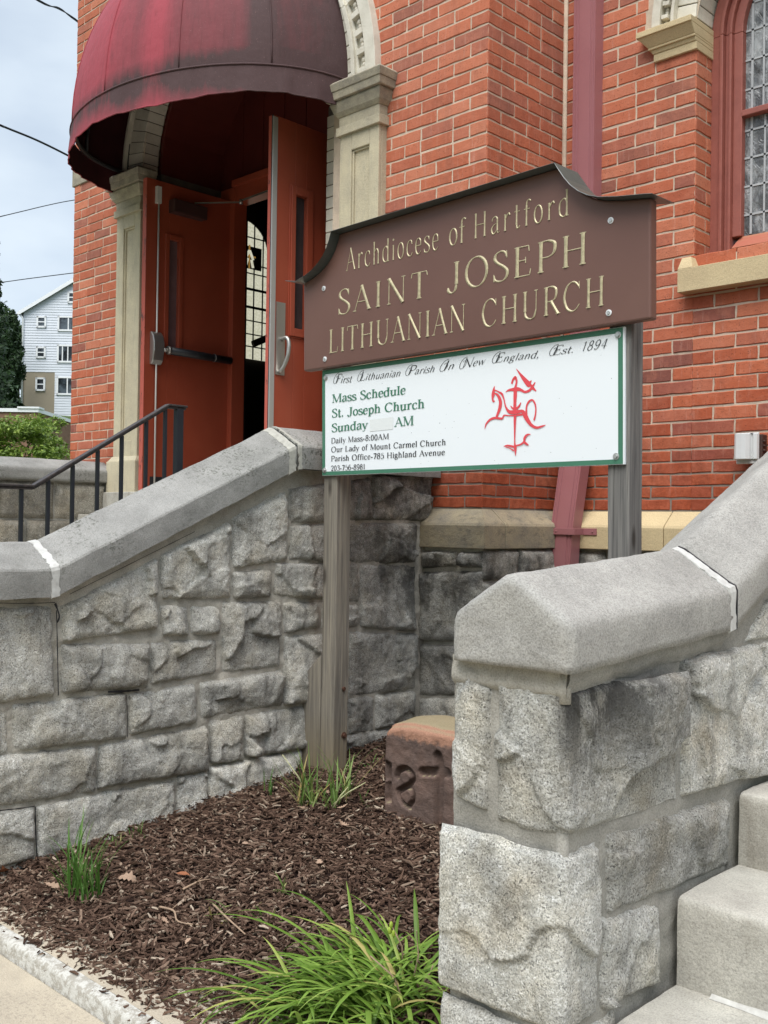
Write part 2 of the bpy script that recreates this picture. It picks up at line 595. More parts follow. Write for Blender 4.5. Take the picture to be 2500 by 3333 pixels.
c = n.mix(n.ramp(n.noise(1.0, 5, 0.7, n.scale((45, 45, 4))), [(0.5, 0.0), (0.75, 0.35)]), c, (0.045, 0.026, 0.024))
n.col(c)
n.bump(n.noise(9, 3, 0.5), 0.012, 0.5)
AWN = n.m
AWNIN = paint('awning_lining', (0.05, 0.012, 0.014), (0.035, 0.01, 0.012), 0.9, 0.1)
WOODP = []
for nm, ca, cb in (('weathered_post_wood', (0.285, 0.255, 0.205), (0.145, 0.132, 0.115)), ('weathered_grey_wood', (0.27, 0.255, 0.235), (0.13, 0.125, 0.12))):
    n = N(nm, 0.88, 0.2)
    gr = n.noise(1.0, 5, 0.65, n.scale((70, 70, 2.2)), 0.3)
    c = n.mix(n.ramp(gr, [(0.36, 0.0), (0.64, 1.0)]), cb, ca)
    c = n.mix(n.ramp(n.noise(1.0, 4, 0.6, n.scale((14, 14, 1.0))), [(0.45, 0.0), (0.75, 0.6)]), c, tuple(x * 0.55 for x in cb))
    kn = n.voro(1.0, 'Distance', n.scale((10, 10, 3.2)))
    c = n.mix(n.ramp(kn, [(0.07, 0.9), (0.19, 0.0)]), c, (0.055, 0.046, 0.038))
    foot = n.maprange(n.sep()[2], 0.5, 0.26)
    c = n.mix(n.math('MULTIPLY', foot, n.ramp(gr, [(0.3, 0.2), (0.7, 0.8)])), c, (0.20, 0.15, 0.07))
    crk = n.noise(1.0, 3, 0.6, n.scale((120, 120, 1.3)))
    c = n.mix(n.ramp(crk, [(0.29, 0.9), (0.35, 0.0)]), c, (0.03, 0.026, 0.022))
    n.col(c)
    n.bump(gr, 0.006, 0.7)
    WOODP.append(n.m)
n = N('sign_brown_paint', 0.42, 0.4)
n.col(n.mix(n.ramp(n.noise(2.2, 4, 0.55), [(0.3, 0.0), (0.7, 1.0)]), (0.158, 0.082, 0.064), (0.135, 0.068, 0.054)))
n.bump(n.noise(7, 3, 0.5), 0.002, 0.4)
SIGNB = n.m
n = N('gold_leaf', 0.42, 0.5, 0.25)
n.col(n.mix(n.ramp(n.noise(60, 4, 0.7), [(0.35, 0.0), (0.65, 1.0)]), (0.58, 0.50, 0.31), (0.37, 0.32, 0.195)))
GOLD = n.m
n = N('sign_white_vinyl', 0.4, 0.4)
n.col(n.mix(n.ramp(n.noise(90, 1, 0.4), [(0.765, 0.0), (0.785, 1.0)]), (0.80, 0.83, 0.85), (0.35, 0.36, 0.37)))
VINYL = n.m
GREEN = paint('sign_green', (0.065, 0.195, 0.125), (0.06, 0.18, 0.115), 0.4)
INK = paint('black_ink', (0.025, 0.027, 0.03), (0.025, 0.027, 0.03), 0.5)
REDINK = paint('red_ink', (0.72, 0.075, 0.09), (0.70, 0.07, 0.085), 0.5)
PATCH = paint('grey_sticker', (0.74, 0.76, 0.75), (0.72, 0.74, 0.73), 0.5)
RUST = paint('rusty_bolt', (0.11, 0.05, 0.03), (0.07, 0.04, 0.03), 0.8, 0.2, 90)
ZINC = N('zinc_bolt', 0.42, 0.5, 0.7).col((0.55, 0.55, 0.54)).m
FLASH = paint('dark_metal_flashing', (0.070, 0.080, 0.074), (0.085, 0.095, 0.088), 0.32, 0.6, 12)
n = N('brownstone', 0.9, 0.2)
zz = n.sep()
c = n.mix(n.ramp(n.noise(9, 5, 0.6), [(0.35, 0.0), (0.65, 1.0)]), (0.16, 0.105, 0.085), (0.12, 0.085, 0.073))
edge = n.math('ADD', zz[2], n.math('MULTIPLY', n.math('SUBTRACT', n.noise(22, 4, 0.6), 0.5), 0.09))
c = n.mix(n.maprange(edge, 0.525, 0.540), c, (0.34, 0.185, 0.125))
upz = n.sep(n.nrm)
c = n.mix(n.maprange(upz[2], 0.75, 0.92), c, (0.27, 0.225, 0.14))
c = n.mix(0.5, c, n.ramp(n.noise(180, 3, 0.7), [(0.3, 0.6), (0.65, 1.2)]), 'MULTIPLY')
n.col(c)
n.bump(n.noise(1.0, 5, 0.7, n.scale((70, 70, 140))), 0.005, 0.7)
BROWNST = n.m
n = N('mulch_soil', 0.95, 0.1)
n.col(n.mix(n.noise(40, 6, 0.7), (0.022, 0.013, 0.011), (0.06, 0.035, 0.028)))
n.bump(n.noise(60, 6, 0.8), 0.02, 1.0)
SOIL = n.m
n = N('mulch_chip', 0.9, 0.15)
c = n.ramp(n.isl, [(0.0, (0.055, 0.032, 0.022)), (0.45, (0.115, 0.068, 0.047)), (0.78, (0.20, 0.128, 0.092)), (0.92, (0.29, 0.205, 0.148)), (1.0, (0.52, 0.43, 0.33))])
c = n.mix(n.ramp(n.noise(90, 4, 0.7), [(0.3, 0.5), (0.7, 0.0)]), c, (0.02, 0.012, 0.01))
n.col(c)
n.bump(n.noise(160, 4, 0.7), 0.003, 0.6)
CHIP = n.m


def leafmat(name, els, trans=0.25, rough=0.5):
    n = N(name, rough, 0.35)
    c = n.ramp(n.isl, els)
    c = n.mix(n.ramp(n.noise(30, 3, 0.6), [(0.35, 0.3), (0.65, 0.0)]), c, els[0][1])
    n.col(c)
    tr = n.t.nodes.new('ShaderNodeBsdfTranslucent')
    n.L(c, tr.inputs['Color'])
    mx = n.t.nodes.new('ShaderNodeMixShader')
    mx.inputs[0].default_value = trans
    out = n.t.nodes['Material Output']
    n.L(n.b.outputs[0], mx.inputs[1])
    n.L(tr.outputs[0], mx.inputs[2])
    n.L(mx.outputs[0], out.inputs['Surface'])
    return n.m


LILY = leafmat('daylily_leaf', [(0.0, (0.085, 0.16, 0.022)), (0.45, (0.165, 0.285, 0.038)), (0.86, (0.28, 0.42, 0.08)), (0.95, (0.42, 0.46, 0.12)), (1.0, (0.50, 0.38, 0.16))], 0.3)
YELLO = leafmat('yellowing_leaf', [(0.0, (0.10, 0.19, 0.04)), (0.55, (0.20, 0.30, 0.08)), (0.8, (0.42, 0.38, 0.16)), (1.0, (0.45, 0.30, 0.11))], 0.3)
GRASSM = leafmat('grass_blade', [(0.0, (0.06, 0.15, 0.025)), (0.7, (0.13, 0.27, 0.055)), (1.0, (0.24, 0.32, 0.12))], 0.3)
BUD = paint('lily_bud', (0.28, 0.40, 0.05), (0.36, 0.42, 0.06), 0.5)
STEM = paint('dry_stem', (0.36, 0.25, 0.17), (0.28, 0.2, 0.14), 0.8, 0.2, 40)
DEAD = leafmat('dead_leaf', [(0.0, (0.34, 0.22, 0.15)), (1.0, (0.46, 0.33, 0.24))], 0.1, 0.8)
DEADR = leafmat('dead_leaf_rust', [(0.0, (0.28, 0.10, 0.045)), (1.0, (0.34, 0.14, 0.07))], 0.1, 0.8)
HEDGE = leafmat('hedge_leaf', [(0.0, (0.08, 0.14, 0.018)), (0.6, (0.19, 0.29, 0.04)), (1.0, (0.32, 0.42, 0.08))], 0.25)
CONIF = leafmat('conifer_leaf', [(0.0, (0.012, 0.028, 0.010)), (0.6, (0.025, 0.055, 0.016)), (1.0, (0.05, 0.095, 0.03))], 0.15)
DECID = leafmat('tree_leaf', [(0.0, (0.03, 0.06, 0.014)), (0.6, (0.06, 0.11, 0.022)), (1.0, (0.11, 0.17, 0.035))], 0.2)
BARK = paint('bark', (0.10, 0.075, 0.055), (0.06, 0.045, 0.035), 0.9, 0.1, 12)
SIDING = paint('white_siding', (0.66, 0.69, 0.74), (0.58, 0.61, 0.66), 0.6, 0.3, 0.4)
TRIMW = paint('white_trim', (0.78, 0.79, 0.8), (0.74, 0.75, 0.76), 0.5)
STUCCO = paint('tan_stucco', (0.34, 0.29, 0.215), (0.27, 0.235, 0.18), 0.9, 0.1, 0.5)
ROOFM = paint('roof_shingle', (0.12, 0.12, 0.125), (0.09, 0.09, 0.095), 0.9, 0.1, 3)
n = N('window_glass_far', 0.12, 0.5)
n.col(n.mix(n.ramp(n.noise(0.9, 4, 0.6), [(0.45, 0.0), (0.6, 1.0)]), (0.018, 0.022, 0.026), (0.09, 0.11, 0.13)))
FARGL = n.m
CABLE = paint('black_cable', (0.012, 0.013, 0.016), (0.02, 0.02, 0.024), 0.6, 0.3)
GRASSG = paint('hill_grass', (0.045, 0.075, 0.018), (0.07, 0.10, 0.03), 0.95, 0.1, 0.6)
OUTLET = paint('outlet_grey_plastic', (0.68, 0.69, 0.68), (0.64, 0.65, 0.64), 0.45)
OUTB = paint('outlet_brown_box', (0.075, 0.04, 0.032), (0.06, 0.035, 0.03), 0.5)
n = N('church_glass', 0.22, 0.5)
wv = n.noise(1.0, 5, 0.6, n.scale((10, 10, 5)), 1.2)
c = n.mix(n.ramp(wv, [(0.42, 0.0), (0.66, 1.0)]), (0.10, 0.104, 0.108), (0.40, 0.41, 0.415))
n.col(c)
n.bump(n.noise(1.0, 4, 0.6, n.scale((26, 26, 14)), 1.0), 0.02, 0.7)
CHGLASS = n.m
CAME = paint('lead_came', (0.46, 0.47, 0.48), (0.38, 0.39, 0.40), 0.6)
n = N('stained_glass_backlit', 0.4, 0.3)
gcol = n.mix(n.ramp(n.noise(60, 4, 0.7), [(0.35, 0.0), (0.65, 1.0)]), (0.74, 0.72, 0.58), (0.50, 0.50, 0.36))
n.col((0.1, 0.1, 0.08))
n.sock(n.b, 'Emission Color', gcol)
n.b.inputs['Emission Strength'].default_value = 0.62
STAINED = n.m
n = N('stained_glass_amber', 0.4, 0.3)
n.col((0.1, 0.07, 0.02))
n.b.inputs['Emission Color'].default_value = (0.35, 0.2, 0.05, 1)
n.b.inputs['Emission Strength'].default_value = 0.5
AMBER = n.m

# ------------------------------------------------------------------ geometry of the place
YT, XT = 4.11, -3.309            # front of the entrance tower and its right corner
YR = 4.795                       # wall of the nave, set back
XL = -7.478                      # left corner of the tower
WTZ = 1.458                      # top of the water table
CX, CZ = -5.48, 3.90             # door arch: centre and springing


# ------------------------------------------------------------------ builders
def one_brick(bm, P, u0, u1, z0, z1):
    nn = 4 if (u1 - u0) > 0.14 else 2
    ring = [(u0 + (u1 - u0) * k / nn, z0) for k in range(nn)] + [(u1, z0), (u1, (z0 + z1) / 2)]
    ring += [(u1 - (u1 - u0) * k / nn, z1) for k in range(nn)] + [(u0, z1), (u0, (z0 + z1) / 2)]
    out = uni(0.003, 0.006)
    cu, cz = (u0 + u1) / 2, (z0 + z1) / 2
    tu, tz = uni(-0.008, 0.008), uni(-0.02, 0.02)
    a, b, c_ = [], [], []
    for (u, z) in ring:
        u += uni(-0.0021, 0.0021)
        z += uni(-0.0021, 0.0021)
        du, dz = cu - u, cz - z
        a.append(bm.verts.new(P(u, z, -0.012)))
        b.append(bm.verts.new(P(u, z, out - 0.0035)))
        o2 = out + tu * (u - cu) + tz * (z - cz)
        i = 0.0035
        c_.append(bm.verts.new(P(u + i * (1 if du > 0 else -1), z + i * (1 if dz > 0 else -1), o2)))
    m = len(ring)
    for k in range(m):
        q = (k + 1) % m
        bm.faces.new((a[k], a[q], b[q], b[k]))
        bm.faces.new((b[k], b[q], c_[q], c_[k]))
    bm.faces.new(c_)


zp = OY(1592.6 / S_, 30.1 / S_, YT).z
ZS = [zp + 0.07 * k for k in range(-40, 26)]
ZS = [q for q in ZS if q > 1.725]
mlow = max(1, round((ZS[0] - WTZ - 0.004) / 0.0655))
ZS = [WTZ + 0.004 + (ZS[0] - WTZ - 0.004) * k / mlow for k in range(mlow)] + ZS


def courses(bm, P, anchor, sgn, intervals, par, zmax=99):
    J = 0.0090
    for k, (z0, z1) in enumerate(zip(ZS, ZS[1:])):
        if z1 > zmax:
            break
        par_k = (k + par) % 2
        bounds = [0.0, 0.226 if par_k else 0.113]
        while bounds[-1] < 9:
            bounds.append(bounds[-1] + (0.113 if RND() < 0.06 else 0.226) + uni(-0.004, 0.004))
        jz = uni(-0.0015, 0.0015)
        for (i0, i1) in intervals((z0 + z1) / 2):
            for b0, b1 in zip(bounds, bounds[1:]):
                u0, u1 = sorted((anchor + sgn * b0, anchor + sgn * b1))
                u0, u1 = max(u0, i0), min(u1, i1)
                if u1 - u0 < 0.03:
                    continue
                e0 = 0 if abs(u0 - anchor) < 1e-6 else J / 2
                e1 = 0 if abs(u1 - anchor) < 1e-6 else J / 2
                one_brick(bm, P, u0 + e0, u1 - e1, z0 + J / 2 + jz, z1 - J / 2 + jz)


def smooth(t):
    t = max(0.0, min(1.0, t))
    return t * t * (3 - 2 * t)


def stone(bm, q, nrm, res=0.012, proud=0.03, rough=1.0, mi=0, extra=None, sink=0.012, edge=0.013):
    tl, tr, br, bl = [V(p) for p in q]
    nrm = V(nrm)
    w = max((tr - tl).length, (br - bl).length)
    h = max((bl - tl).length, (br - tr).length)
    nu, nv = max(4, int(w / res)), max(4, int(h / res))
    off = V((uni(-40, 40), uni(-40, 40), uni(-40, 40)))
    base = uni(-0.006, 0.008)
    su, sv = uni(-0.03, 0.03), uni(-0.03, 0.03)
    R_ = 0.014

    def P(i, j):
        s, t = i / nu, j / nv
        p = (tl * (1 - s) + tr * s) * (1 - t) + (bl * (1 - s) + br * s) * t
        ex, ey = min(s, 1 - s) * w, min(t, 1 - t) * h
        if ex < R_ and ey < R_:
            e = max(0.0, R_ - hypot(R_ - ex, R_ - ey))
        else:
            e = min(ex, ey)
        nq = p + off
        e2 = e + 0.004 * noise.noise(nq * 30)
        r = smooth(e2 / edge) * 0.72 + 0.28 * smooth(e2 / (edge * 4))
        vd, vp = noise.voronoi(nq * 4.6 + noise.noise_vector(nq * 9) * 0.16)
        c0 = vp[0]
        tilt = noise.noise_vector(c0 * 5.31)
        fac = (nq * 4.6 - c0).dot(tilt) * 0.050 + noise.noise(c0 * 3.7) * 0.018
        fr = noise.fractal(nq * 13, 0.7, 2.1, 6) * 0.0050 + noise.fractal(nq * 34, 0.6, 2.0, 3) * 0.0028 + noise.noise(nq * 3.2) * 0.010
        d = -sink + r * (sink + proud + base + su * (s - 0.5) + sv * (t - 0.5) + rough * (fac + fr))
        d = max(d, 0.004 * r - 0.012 * (1 - r) + 0.003 * noise.noise(nq * 25))
        if extra:
            d = extra(p, d)
        jit = (1 - smooth(e / 0.02)) * 0.006
        jv = noise.noise_vector(nq * 16) * jit
        jv -= nrm * jv.dot(nrm)
        return p + jv + nrm * d
    grid(bm, P, nu, nv, mi)


def sheet(bm, tl, tr, br, bl, nrm, res=0.03, amp=0.004, mi=0):
    tl, tr, br, bl = V(tl), V(tr), V(br), V(bl)
    nrm = V(nrm)
    nu = max(2, int((tr - tl).length / res))
    nv = max(2, int((bl - tl).length / res))

    def P(i, j):
        s, t = i / nu, j / nv
        p = (tl * (1 - s) + tr * s) * (1 - t) + (bl * (1 - s) + br * s) * t
        return p + nrm * (noise.fractal(p * 22, 0.8, 2, 3) * amp)
    grid(bm, P, nu, nv, mi)


def ashlar(bm, x0, x1, z0, z1, P, nrm, hs, res, proud=0.025, mi=0, gap=0.012, wr=(0.25, 0.5), top=None):
    """courses of rock-faced blocks on a plane; P(u, z) -> point"""
    z = z0
    k = 0
    while z < z1 - 0.03:
        h = hs[k % len(hs)]
        k += 1
        zt = min(z + h, z1)
        u = x0 - uni(0, 0.1) * 0
        while u < x1 - 0.02:
            w = uni(*wr)
            ue = u + w
            if ue > x1 - 0.12:
                ue = x1
            a = zt - gap / 2
            ta = tb = a
            if top:
                ta, tb = min(a, top(u)), min(a, top(ue))
                if min(ta, tb) < z + 0.05:
                    u = ue
                    continue
            stone(bm, [P(u + gap / 2, ta), P(ue - gap / 2, tb), P(ue - gap / 2, z + gap / 2), P(u + gap / 2, z + gap / 2)], nrm, res, proud, 0.8, mi)
            u = ue
        z = zt


def densify(pts, step, closed=True):
    out = []
    m = len(pts)
    for i in range(m if closed else m - 1):
        a, b = V(pts[i]), V(pts[(i + 1) % m])
        k = max(1, int((b - a).length / step))
        out += [a + (b - a) * (t / k) for t in range(k)]
    if not closed:
        out.append(V(pts[-1]))
    return out


def coping(bm, prof, ys, zoff, hip=None, mi=0, amp=0.003, step=0.016):
    pr = densify(prof, step)
    m = len(pr)
    rows = []
    for y in ys:
        row = []
        for p in pr:
            x, z = p
            z += zoff(y)
            if hip:
                z, x = hip(x, y, z)
            q = V((x, y, z))
            nv = noise.noise_vector(q * 9) * amp + noise.noise_vector(q * 45) * amp * 0.45
            row.append(bm.verts.new(q + nv))
        rows.append(row)
    for a, b in zip(rows, rows[1:]):
        for k in range(m):
            bm.faces.new((a[k], b[k], b[(k + 1) % m], a[(k + 1) % m])).material_index = mi
    for row, sg in ((rows[0], 1), (rows[-1], -1)):      # rough end faces
        cen = V((0, 0, 0))
        for v_ in row:
            cen += v_.co
        cen /= m
        prev = row
        for t in (0.12, 0.3, 0.5, 0.7, 0.88):
            cur = []
            for v_ in row:
                q = v_.co + (cen - v_.co) * t
                q = q + V((0, noise.noise(q * 30) * amp * 0.9 + noise.noise(q * 9) * amp - sg * 0.003 * (1 - t), 0))
                cur.append(bm.verts.new(q))
            for k in range(m):
                bm.faces.new((prev[k], prev[(k + 1) % m], cur[(k + 1) % m], cur[k])).material_index = mi
            prev = cur
        bm.faces.new(prev).material_index = mi


def yrange(a, b, st):
    k = max(2, int((b - a) / st))
    return [a + (b - a) * i / k for i in range(k + 1)]


# ------------------------------------------------------------------ lettering
def ell(cx, cy, rx, ry, a0=0, a1=360, n=24):
    return [(cx + rx * cos(radians(a0 + (a1 - a0) * k / n)), cy + ry * sin(radians(a0 + (a1 - a0) * k / n))) for k in range(n + 1)]


# stroke = (kind, weight, points, serifs): kind l straight / c curve / e ready points; weight k thick / t thin / p pen
def _S(sx, sy, x0=0.0):
    pts = [(.48, .80), (.42, .95), (.27, 1), (.12, .92), (.08, .77), (.17, .63), (.37, .48), (.5, .33), (.5, .16), (.4, .03), (.25, 0), (.1, .06), (.05, .22)]
    return [('c', 'p', [(x0 + x * sx, y * sy) for x, y in pts], ''), ('l', 't', [(x0 + .48 * sx, .99 * sy), (x0 + .49 * sx, .75 * sy)], ''),
            ('l', 't', [(x0 + .055 * sx, .01 * sy), (x0 + .045 * sx, .26 * sy)], '')]


G = {
    ' ': (.34, []),
    'A': (.76, [('l', 't', [(.05, 0), (.37, 1)], 'a'), ('l', 'k', [(.35, 1), (.69, 0)], 'b'), ('l', 't', [(.17, .36), (.56, .36)], '')]),
    'C': (.78, [('c', 'p', [(.68, .80), (.55, .95), (.38, 1), (.18, .88), (.07, .6), (.07, .4), (.18, .12), (.38, 0), (.56, .05), (.7, .21)], ''), ('l', 't', [(.68, .99), (.69, .73)], '')]),
    'D': (.82, [('l', 'k', [(.16, 0), (.16, 1)], 'ab'), ('c', 'p', [(.12, .99), (.4, .99), (.65, .85), (.74, .5), (.65, .15), (.4, .01), (.12, .01)], '')]),
    'E': (.64, [('l', 'k', [(.15, 0), (.15, 1)], 'ab'), ('l', 't', [(.1, .98), (.52, .98), (.54, .80)], ''), ('l', 't', [(.15, .53), (.42, .53)], ''), ('l', 't', [(.42, .43), (.42, .63)], ''), ('l', 't', [(.1, .02), (.56, .02), (.59, .22)], '')]),
    'F': (.6, [('l', 'k', [(.15, 0), (.15, 1)], 'ab'), ('l', 't', [(.1, .98), (.52, .98), (.54, .80)], ''), ('l', 't', [(.15, .53), (.42, .53)], ''), ('l', 't', [(.42, .43), (.42, .63)], '')]),
    'H': (.86, [('l', 'k', [(.17, 0), (.17, 1)], 'ab'), ('l', 'k', [(.69, 0), (.69, 1)], 'ab'), ('l', 't', [(.17, .52), (.69, .52)], '')]),
    'I': (.36, [('l', 'k', [(.18, 0), (.18, 1)], 'ab')]),
    'J': (.50, [('l', 'k', [(.34, .22), (.34, 1)], 'b'), ('c', 'p', [(.34, .26), (.30, .04), (.17, -.06), (.05, .02), (.03, .14)], '')]),
    'L': (.62, [('l', 'k', [(.15, 0), (.15, 1)], 'ab'), ('l', 't', [(.1, .02), (.55, .02), (.59, .24)], '')]),
    'M': (1.02, [('l', 't', [(.13, 0), (.15, 1)], 'a'), ('l', 'k', [(.14, 1), (.49, .04)], 'a'), ('l', 't', [(.49, .04), (.85, 1)], ''), ('l', 'k', [(.86, 1), (.87, 0)], 'ab')]),
    'N': (.88, [('l', 't', [(.14, 0), (.14, 1)], 'ab'), ('l', 'k', [(.13, 1), (.72, 0)], ''), ('l', 't', [(.73, 0), (.73, 1)], 'b')]),
    'O': (.9, [('e', 'p', ell(.45, .5, .37, .51), '')]),
    'P': (.66, [('l', 'k', [(.16, 0), (.16, 1)], 'ab'), ('c', 'p', [(.12, .99), (.4, .99), (.58, .9), (.61, .74), (.56, .56), (.4, .47), (.16, .47)], '')]),
    'R': (.76, [('l', 'k', [(.16, 0), (.16, 1)], 'ab'), ('c', 'p', [(.12, .99), (.4, .99), (.56, .9), (.59, .75), (.54, .57), (.4, .49), (.16, .49)], ''), ('l', 'k', [(.36, .49), (.68, 0)], 'b')]),
    'S': (.58, _S(1, 1)),
    'T': (.7, [('l', 'k', [(.35, 0), (.35, 1)], 'a'), ('l', 't', [(.03, .82), (.06, .98), (.64, .98), (.67, .82)], '')]),
    'U': (.84, [('l', 'k', [(.17, 1), (.17, .28)], 'a'), ('c', 'p', [(.17, .34), (.21, .1), (.4, 0), (.58, .06), (.67, .32)], ''), ('l', 't', [(.67, .28), (.67, 1)], 'b')]),
    'a': (.54, [('c', 'p', [(.1, .5), (.15, .62), (.27, .67), (.38, .6), (.4, .45)], ''), ('l', 'k', [(.4, .5), (.4, .1)], ''), ('c', 't', [(.39, .13), (.43, .01), (.53, .05)], ''), ('c', 'p', [(.4, .4), (.2, .34), (.08, .2), (.12, .04), (.23, 0), (.4, .15)], '')]),
    'c': (.5, [('c', 'p', [(.43, .5), (.38, .63), (.26, .67), (.12, .56), (.07, .33), (.12, .1), (.26, 0), (.38, .03), (.46, .15)], '')]),
    'd': (.58, [('l', 'k', [(.43, 0), (.43, 1)], 'b'), ('l', 't', [(.43, .02), (.54, .02)], ''), ('c', 'p', [(.43, .5), (.36, .64), (.25, .67), (.1, .55), (.06, .33), (.1, .1), (.24, 0), (.36, .04), (.43, .18)], '')]),
    'e': (.5, [('l', 't', [(.08, .37), (.43, .37)], ''), ('c', 'p', [(.43, .37), (.4, .58), (.26, .67), (.12, .57), (.07, .33), (.13, .08), (.28, 0), (.45, .13)], '')]),
    'f': (.36, [('l', 'k', [(.16, 0), (.16, .8)], 'a'), ('c', 'p', [(.16, .76), (.18, .93), (.28, 1.0), (.39, .93)], ''), ('l', 't', [(.03, .65), (.34, .65)], '')]),
    'g': (.52, [('e', 'p', ell(.23, .45, .15, .21), ''), ('c', 'p', [(.14, .27), (.08, .18), (.16, .1), (.36, .07), (.44, -.06), (.36, -.24), (.2, -.28), (.06, -.2), (.07, -.07), (.18, .06)], ''), ('l', 't', [(.35, .58), (.5, .66)], '')]),
    'h': (.62, [('l', 'k', [(.14, 0), (.14, 1)], 'ab'), ('c', 'p', [(.14, .48), (.26, .65), (.38, .65), (.46, .5), (.46, .3)], ''), ('l', 'k', [(.46, .42), (.46, 0)], 'b')]),
    'i': (.29, [('l', 'k', [(.14, 0), (.14, .65)], 'ab'), ('d', 'k', [(.14, .88)], '')]),
    'l': (.29, [('l', 'k', [(.14, 0), (.14, 1)], 'ab')]),
    'm': (.92, [('l', 'k', [(.14, 0), (.14, .65)], 'ab'), ('c', 'p', [(.14, .48), (.24, .65), (.36, .65), (.44, .5), (.44, .3)], ''), ('l', 'k', [(.44, .42), (.44, 0)], 'b'), ('c', 'p', [(.45, .48), (.56, .65), (.68, .65), (.76, .5), (.76, .3)], ''), ('l', 'k', [(.76, .42), (.76, 0)], 'b')]),
    'n': (.62, [('l', 'k', [(.14, 0), (.14, .65)], 'ab'), ('c', 'p', [(.14, .48), (.26, .65), (.38, .65), (.46, .5), (.46, .3)], ''), ('l', 'k', [(.46, .42), (.46, 0)], 'b')]),
    'o': (.54, [('e', 'p', ell(.27, .33, .2, .34), '')]),
    'p': (.58, [('l', 'k', [(.14, -.3), (.14, .65)], 'ab'), ('c', 'p', [(.14, .5), (.24, .66), (.36, .65), (.48, .5), (.5, .33), (.46, .12), (.34, 0), (.22, .03), (.14, .15)], '')]),
    'r': (.44, [('l', 'k', [(.14, 0), (.14, .65)], 'ab'), ('c', 'p', [(.14, .42), (.22, .58), (.33, .67), (.41, .58)], '')]),
    's': (.44, _S(.78, .67)),
    't': (.38, [('l', 'k', [(.16, .9), (.16, .14)], ''), ('c', 'p', [(.16, .17), (.19, .02), (.27, 0), (.36, .09)], ''), ('l', 't', [(.03, .65), (.34, .65)], '')]),
    'u': (.62, [('l', 'k', [(.13, .65), (.13, .2)], 'a'), ('c', 'p', [(.13, .26), (.18, .03), (.3, 0), (.45, .16)], ''), ('l', 'k', [(.46, .65), (.46, 0)], 'ab')]),
    'v': (.54, [('l', 'k', [(.07, .65), (.27, 0)], 'a'), ('l', 't', [(.27, 0), (.47, .65)], 'b')]),
    'w': (.8, [('l', 'k', [(.07, .65), (.24, 0)], 'a'), ('l', 't', [(.24, 0), (.4, .62)], ''), ('l', 'k', [(.4, .62), (.56, 0)], ''), ('l', 't', [(.56, 0), (.73, .65)], 'b')]),
    'y': (.54, [('l', 'k', [(.07, .65), (.28, .02)], 'a'), ('l', 't', [(.47, .65), (.28, .02)], 'a'), ('c', 't', [(.28, .04), (.2, -.2), (.1, -.27), (.03, -.2)], '')]),
    '0': (.58, [('e', 'p', ell(.28, .49, .2, .5), '')]),
    '1': (.46, [('l', 'k', [(.24, 0), (.24, 1)], 'a'), ('l', 't', [(.1, .84), (.24, .99)], '')]),
    '2': (.56, [('c', 'p', [(.08, .72), (.12, .93), (.28, 1), (.44, .9), (.46, .7), (.34, .42), (.08, .05)], ''), ('l', 'k', [(.08, .05), (.5, .05)], '')]),
    '3': (.56, [('c', 'p', [(.08, .8), (.2, .98), (.38, .95), (.44, .76), (.36, .56), (.22, .52)], ''), ('c', 'p', [(.22, .52), (.42, .48), (.5, .28), (.42, .06), (.22, 0), (.06, .12)], '')]),
    '4': (.58, [('l', 'k', [(.38, 0), (.38, 1)], 'a'), ('l', 't', [(.38, 1), (.05, .3), (.54, .3)], '')]),
    '5': (.56, [('l', 't', [(.46, .95), (.13, .95), (.1, .52)], ''), ('c', 'p', [(.1, .54), (.28, .64), (.44, .54), (.49, .32), (.4, .06), (.22, 0), (.06, .1)], '')]),
    '6': (.58, [('c', 'p', [(.46, .88), (.34, 1), (.18, .86), (.08, .5), (.1, .2), (.26, 0), (.44, .1), (.5, .32), (.42, .54), (.26, .6), (.1, .42)], '')]),
    '7': (.54, [('l', 'k', [(.05, .94), (.5, .94)], ''), ('l', 'k', [(.48, .94), (.2, 0)], '')]),
    '8': (.56, [('e', 'p', ell(.28, .76, .165, .235), ''), ('e', 'p', ell(.28, .26, .21, .265), '')]),
    '9': (.58, [('c', 'p', [(.12, .12), (.24, 0), (.4, .14), (.5, .5), (.48, .8), (.32, 1), (.14, .9), (.08, .68), (.16, .46), (.32, .4), (.48, .58)], '')]),
    '.': (.26, [('d', 'k', [(.12, .06)], '')]),
    ',': (.26, [('d', 'k', [(.12, .06)], ''), ('c', 't', [(.16, .04), (.15, -.1), (.06, -.18)], '')]),
    ':': (.28, [('d', 'k', [(.13, .08)], ''), ('d', 'k', [(.13, .56)], '')]),
    '-': (.38, [('l', 'k', [(.05, .33), (.31, .33)], '')]),
}


def ribbon(bm, pts, ws, M, off, ridge, ax=1.0):
    """flat (or ridged) strip through 2-D points; M(u, v, d) -> 3-D"""
    n_ = len(pts)
    rows = []
    for i in range(n_):
        a, b = pts[max(i - 1, 0)], pts[min(i + 1, n_ - 1)]
        dx, dy = b[0] - a[0], b[1] - a[1]
        l = hypot(dx, dy) or 1e-6
        nx, ny = -dy / l * ws[i] / 2 * ax, dx / l * ws[i] / 2
        x, y = pts[i]
        if ridge:
            rows.append([bm.verts.new(M(x + nx, y + ny, off)), bm.verts.new(M(x, y, off + ridge * min(1, ws[i] / 0.12))), bm.verts.new(M(x - nx, y - ny, off))])
        else:
            rows.append([bm.verts.new(M(x + nx, y + ny, off)), bm.verts.new(M(x - nx, y - ny, off))])
    for a, b in zip(rows, rows[1:]):
        for k in range(len(a) - 1):
            bm.faces.new((a[k], a[k + 1], b[k + 1], b[k]))


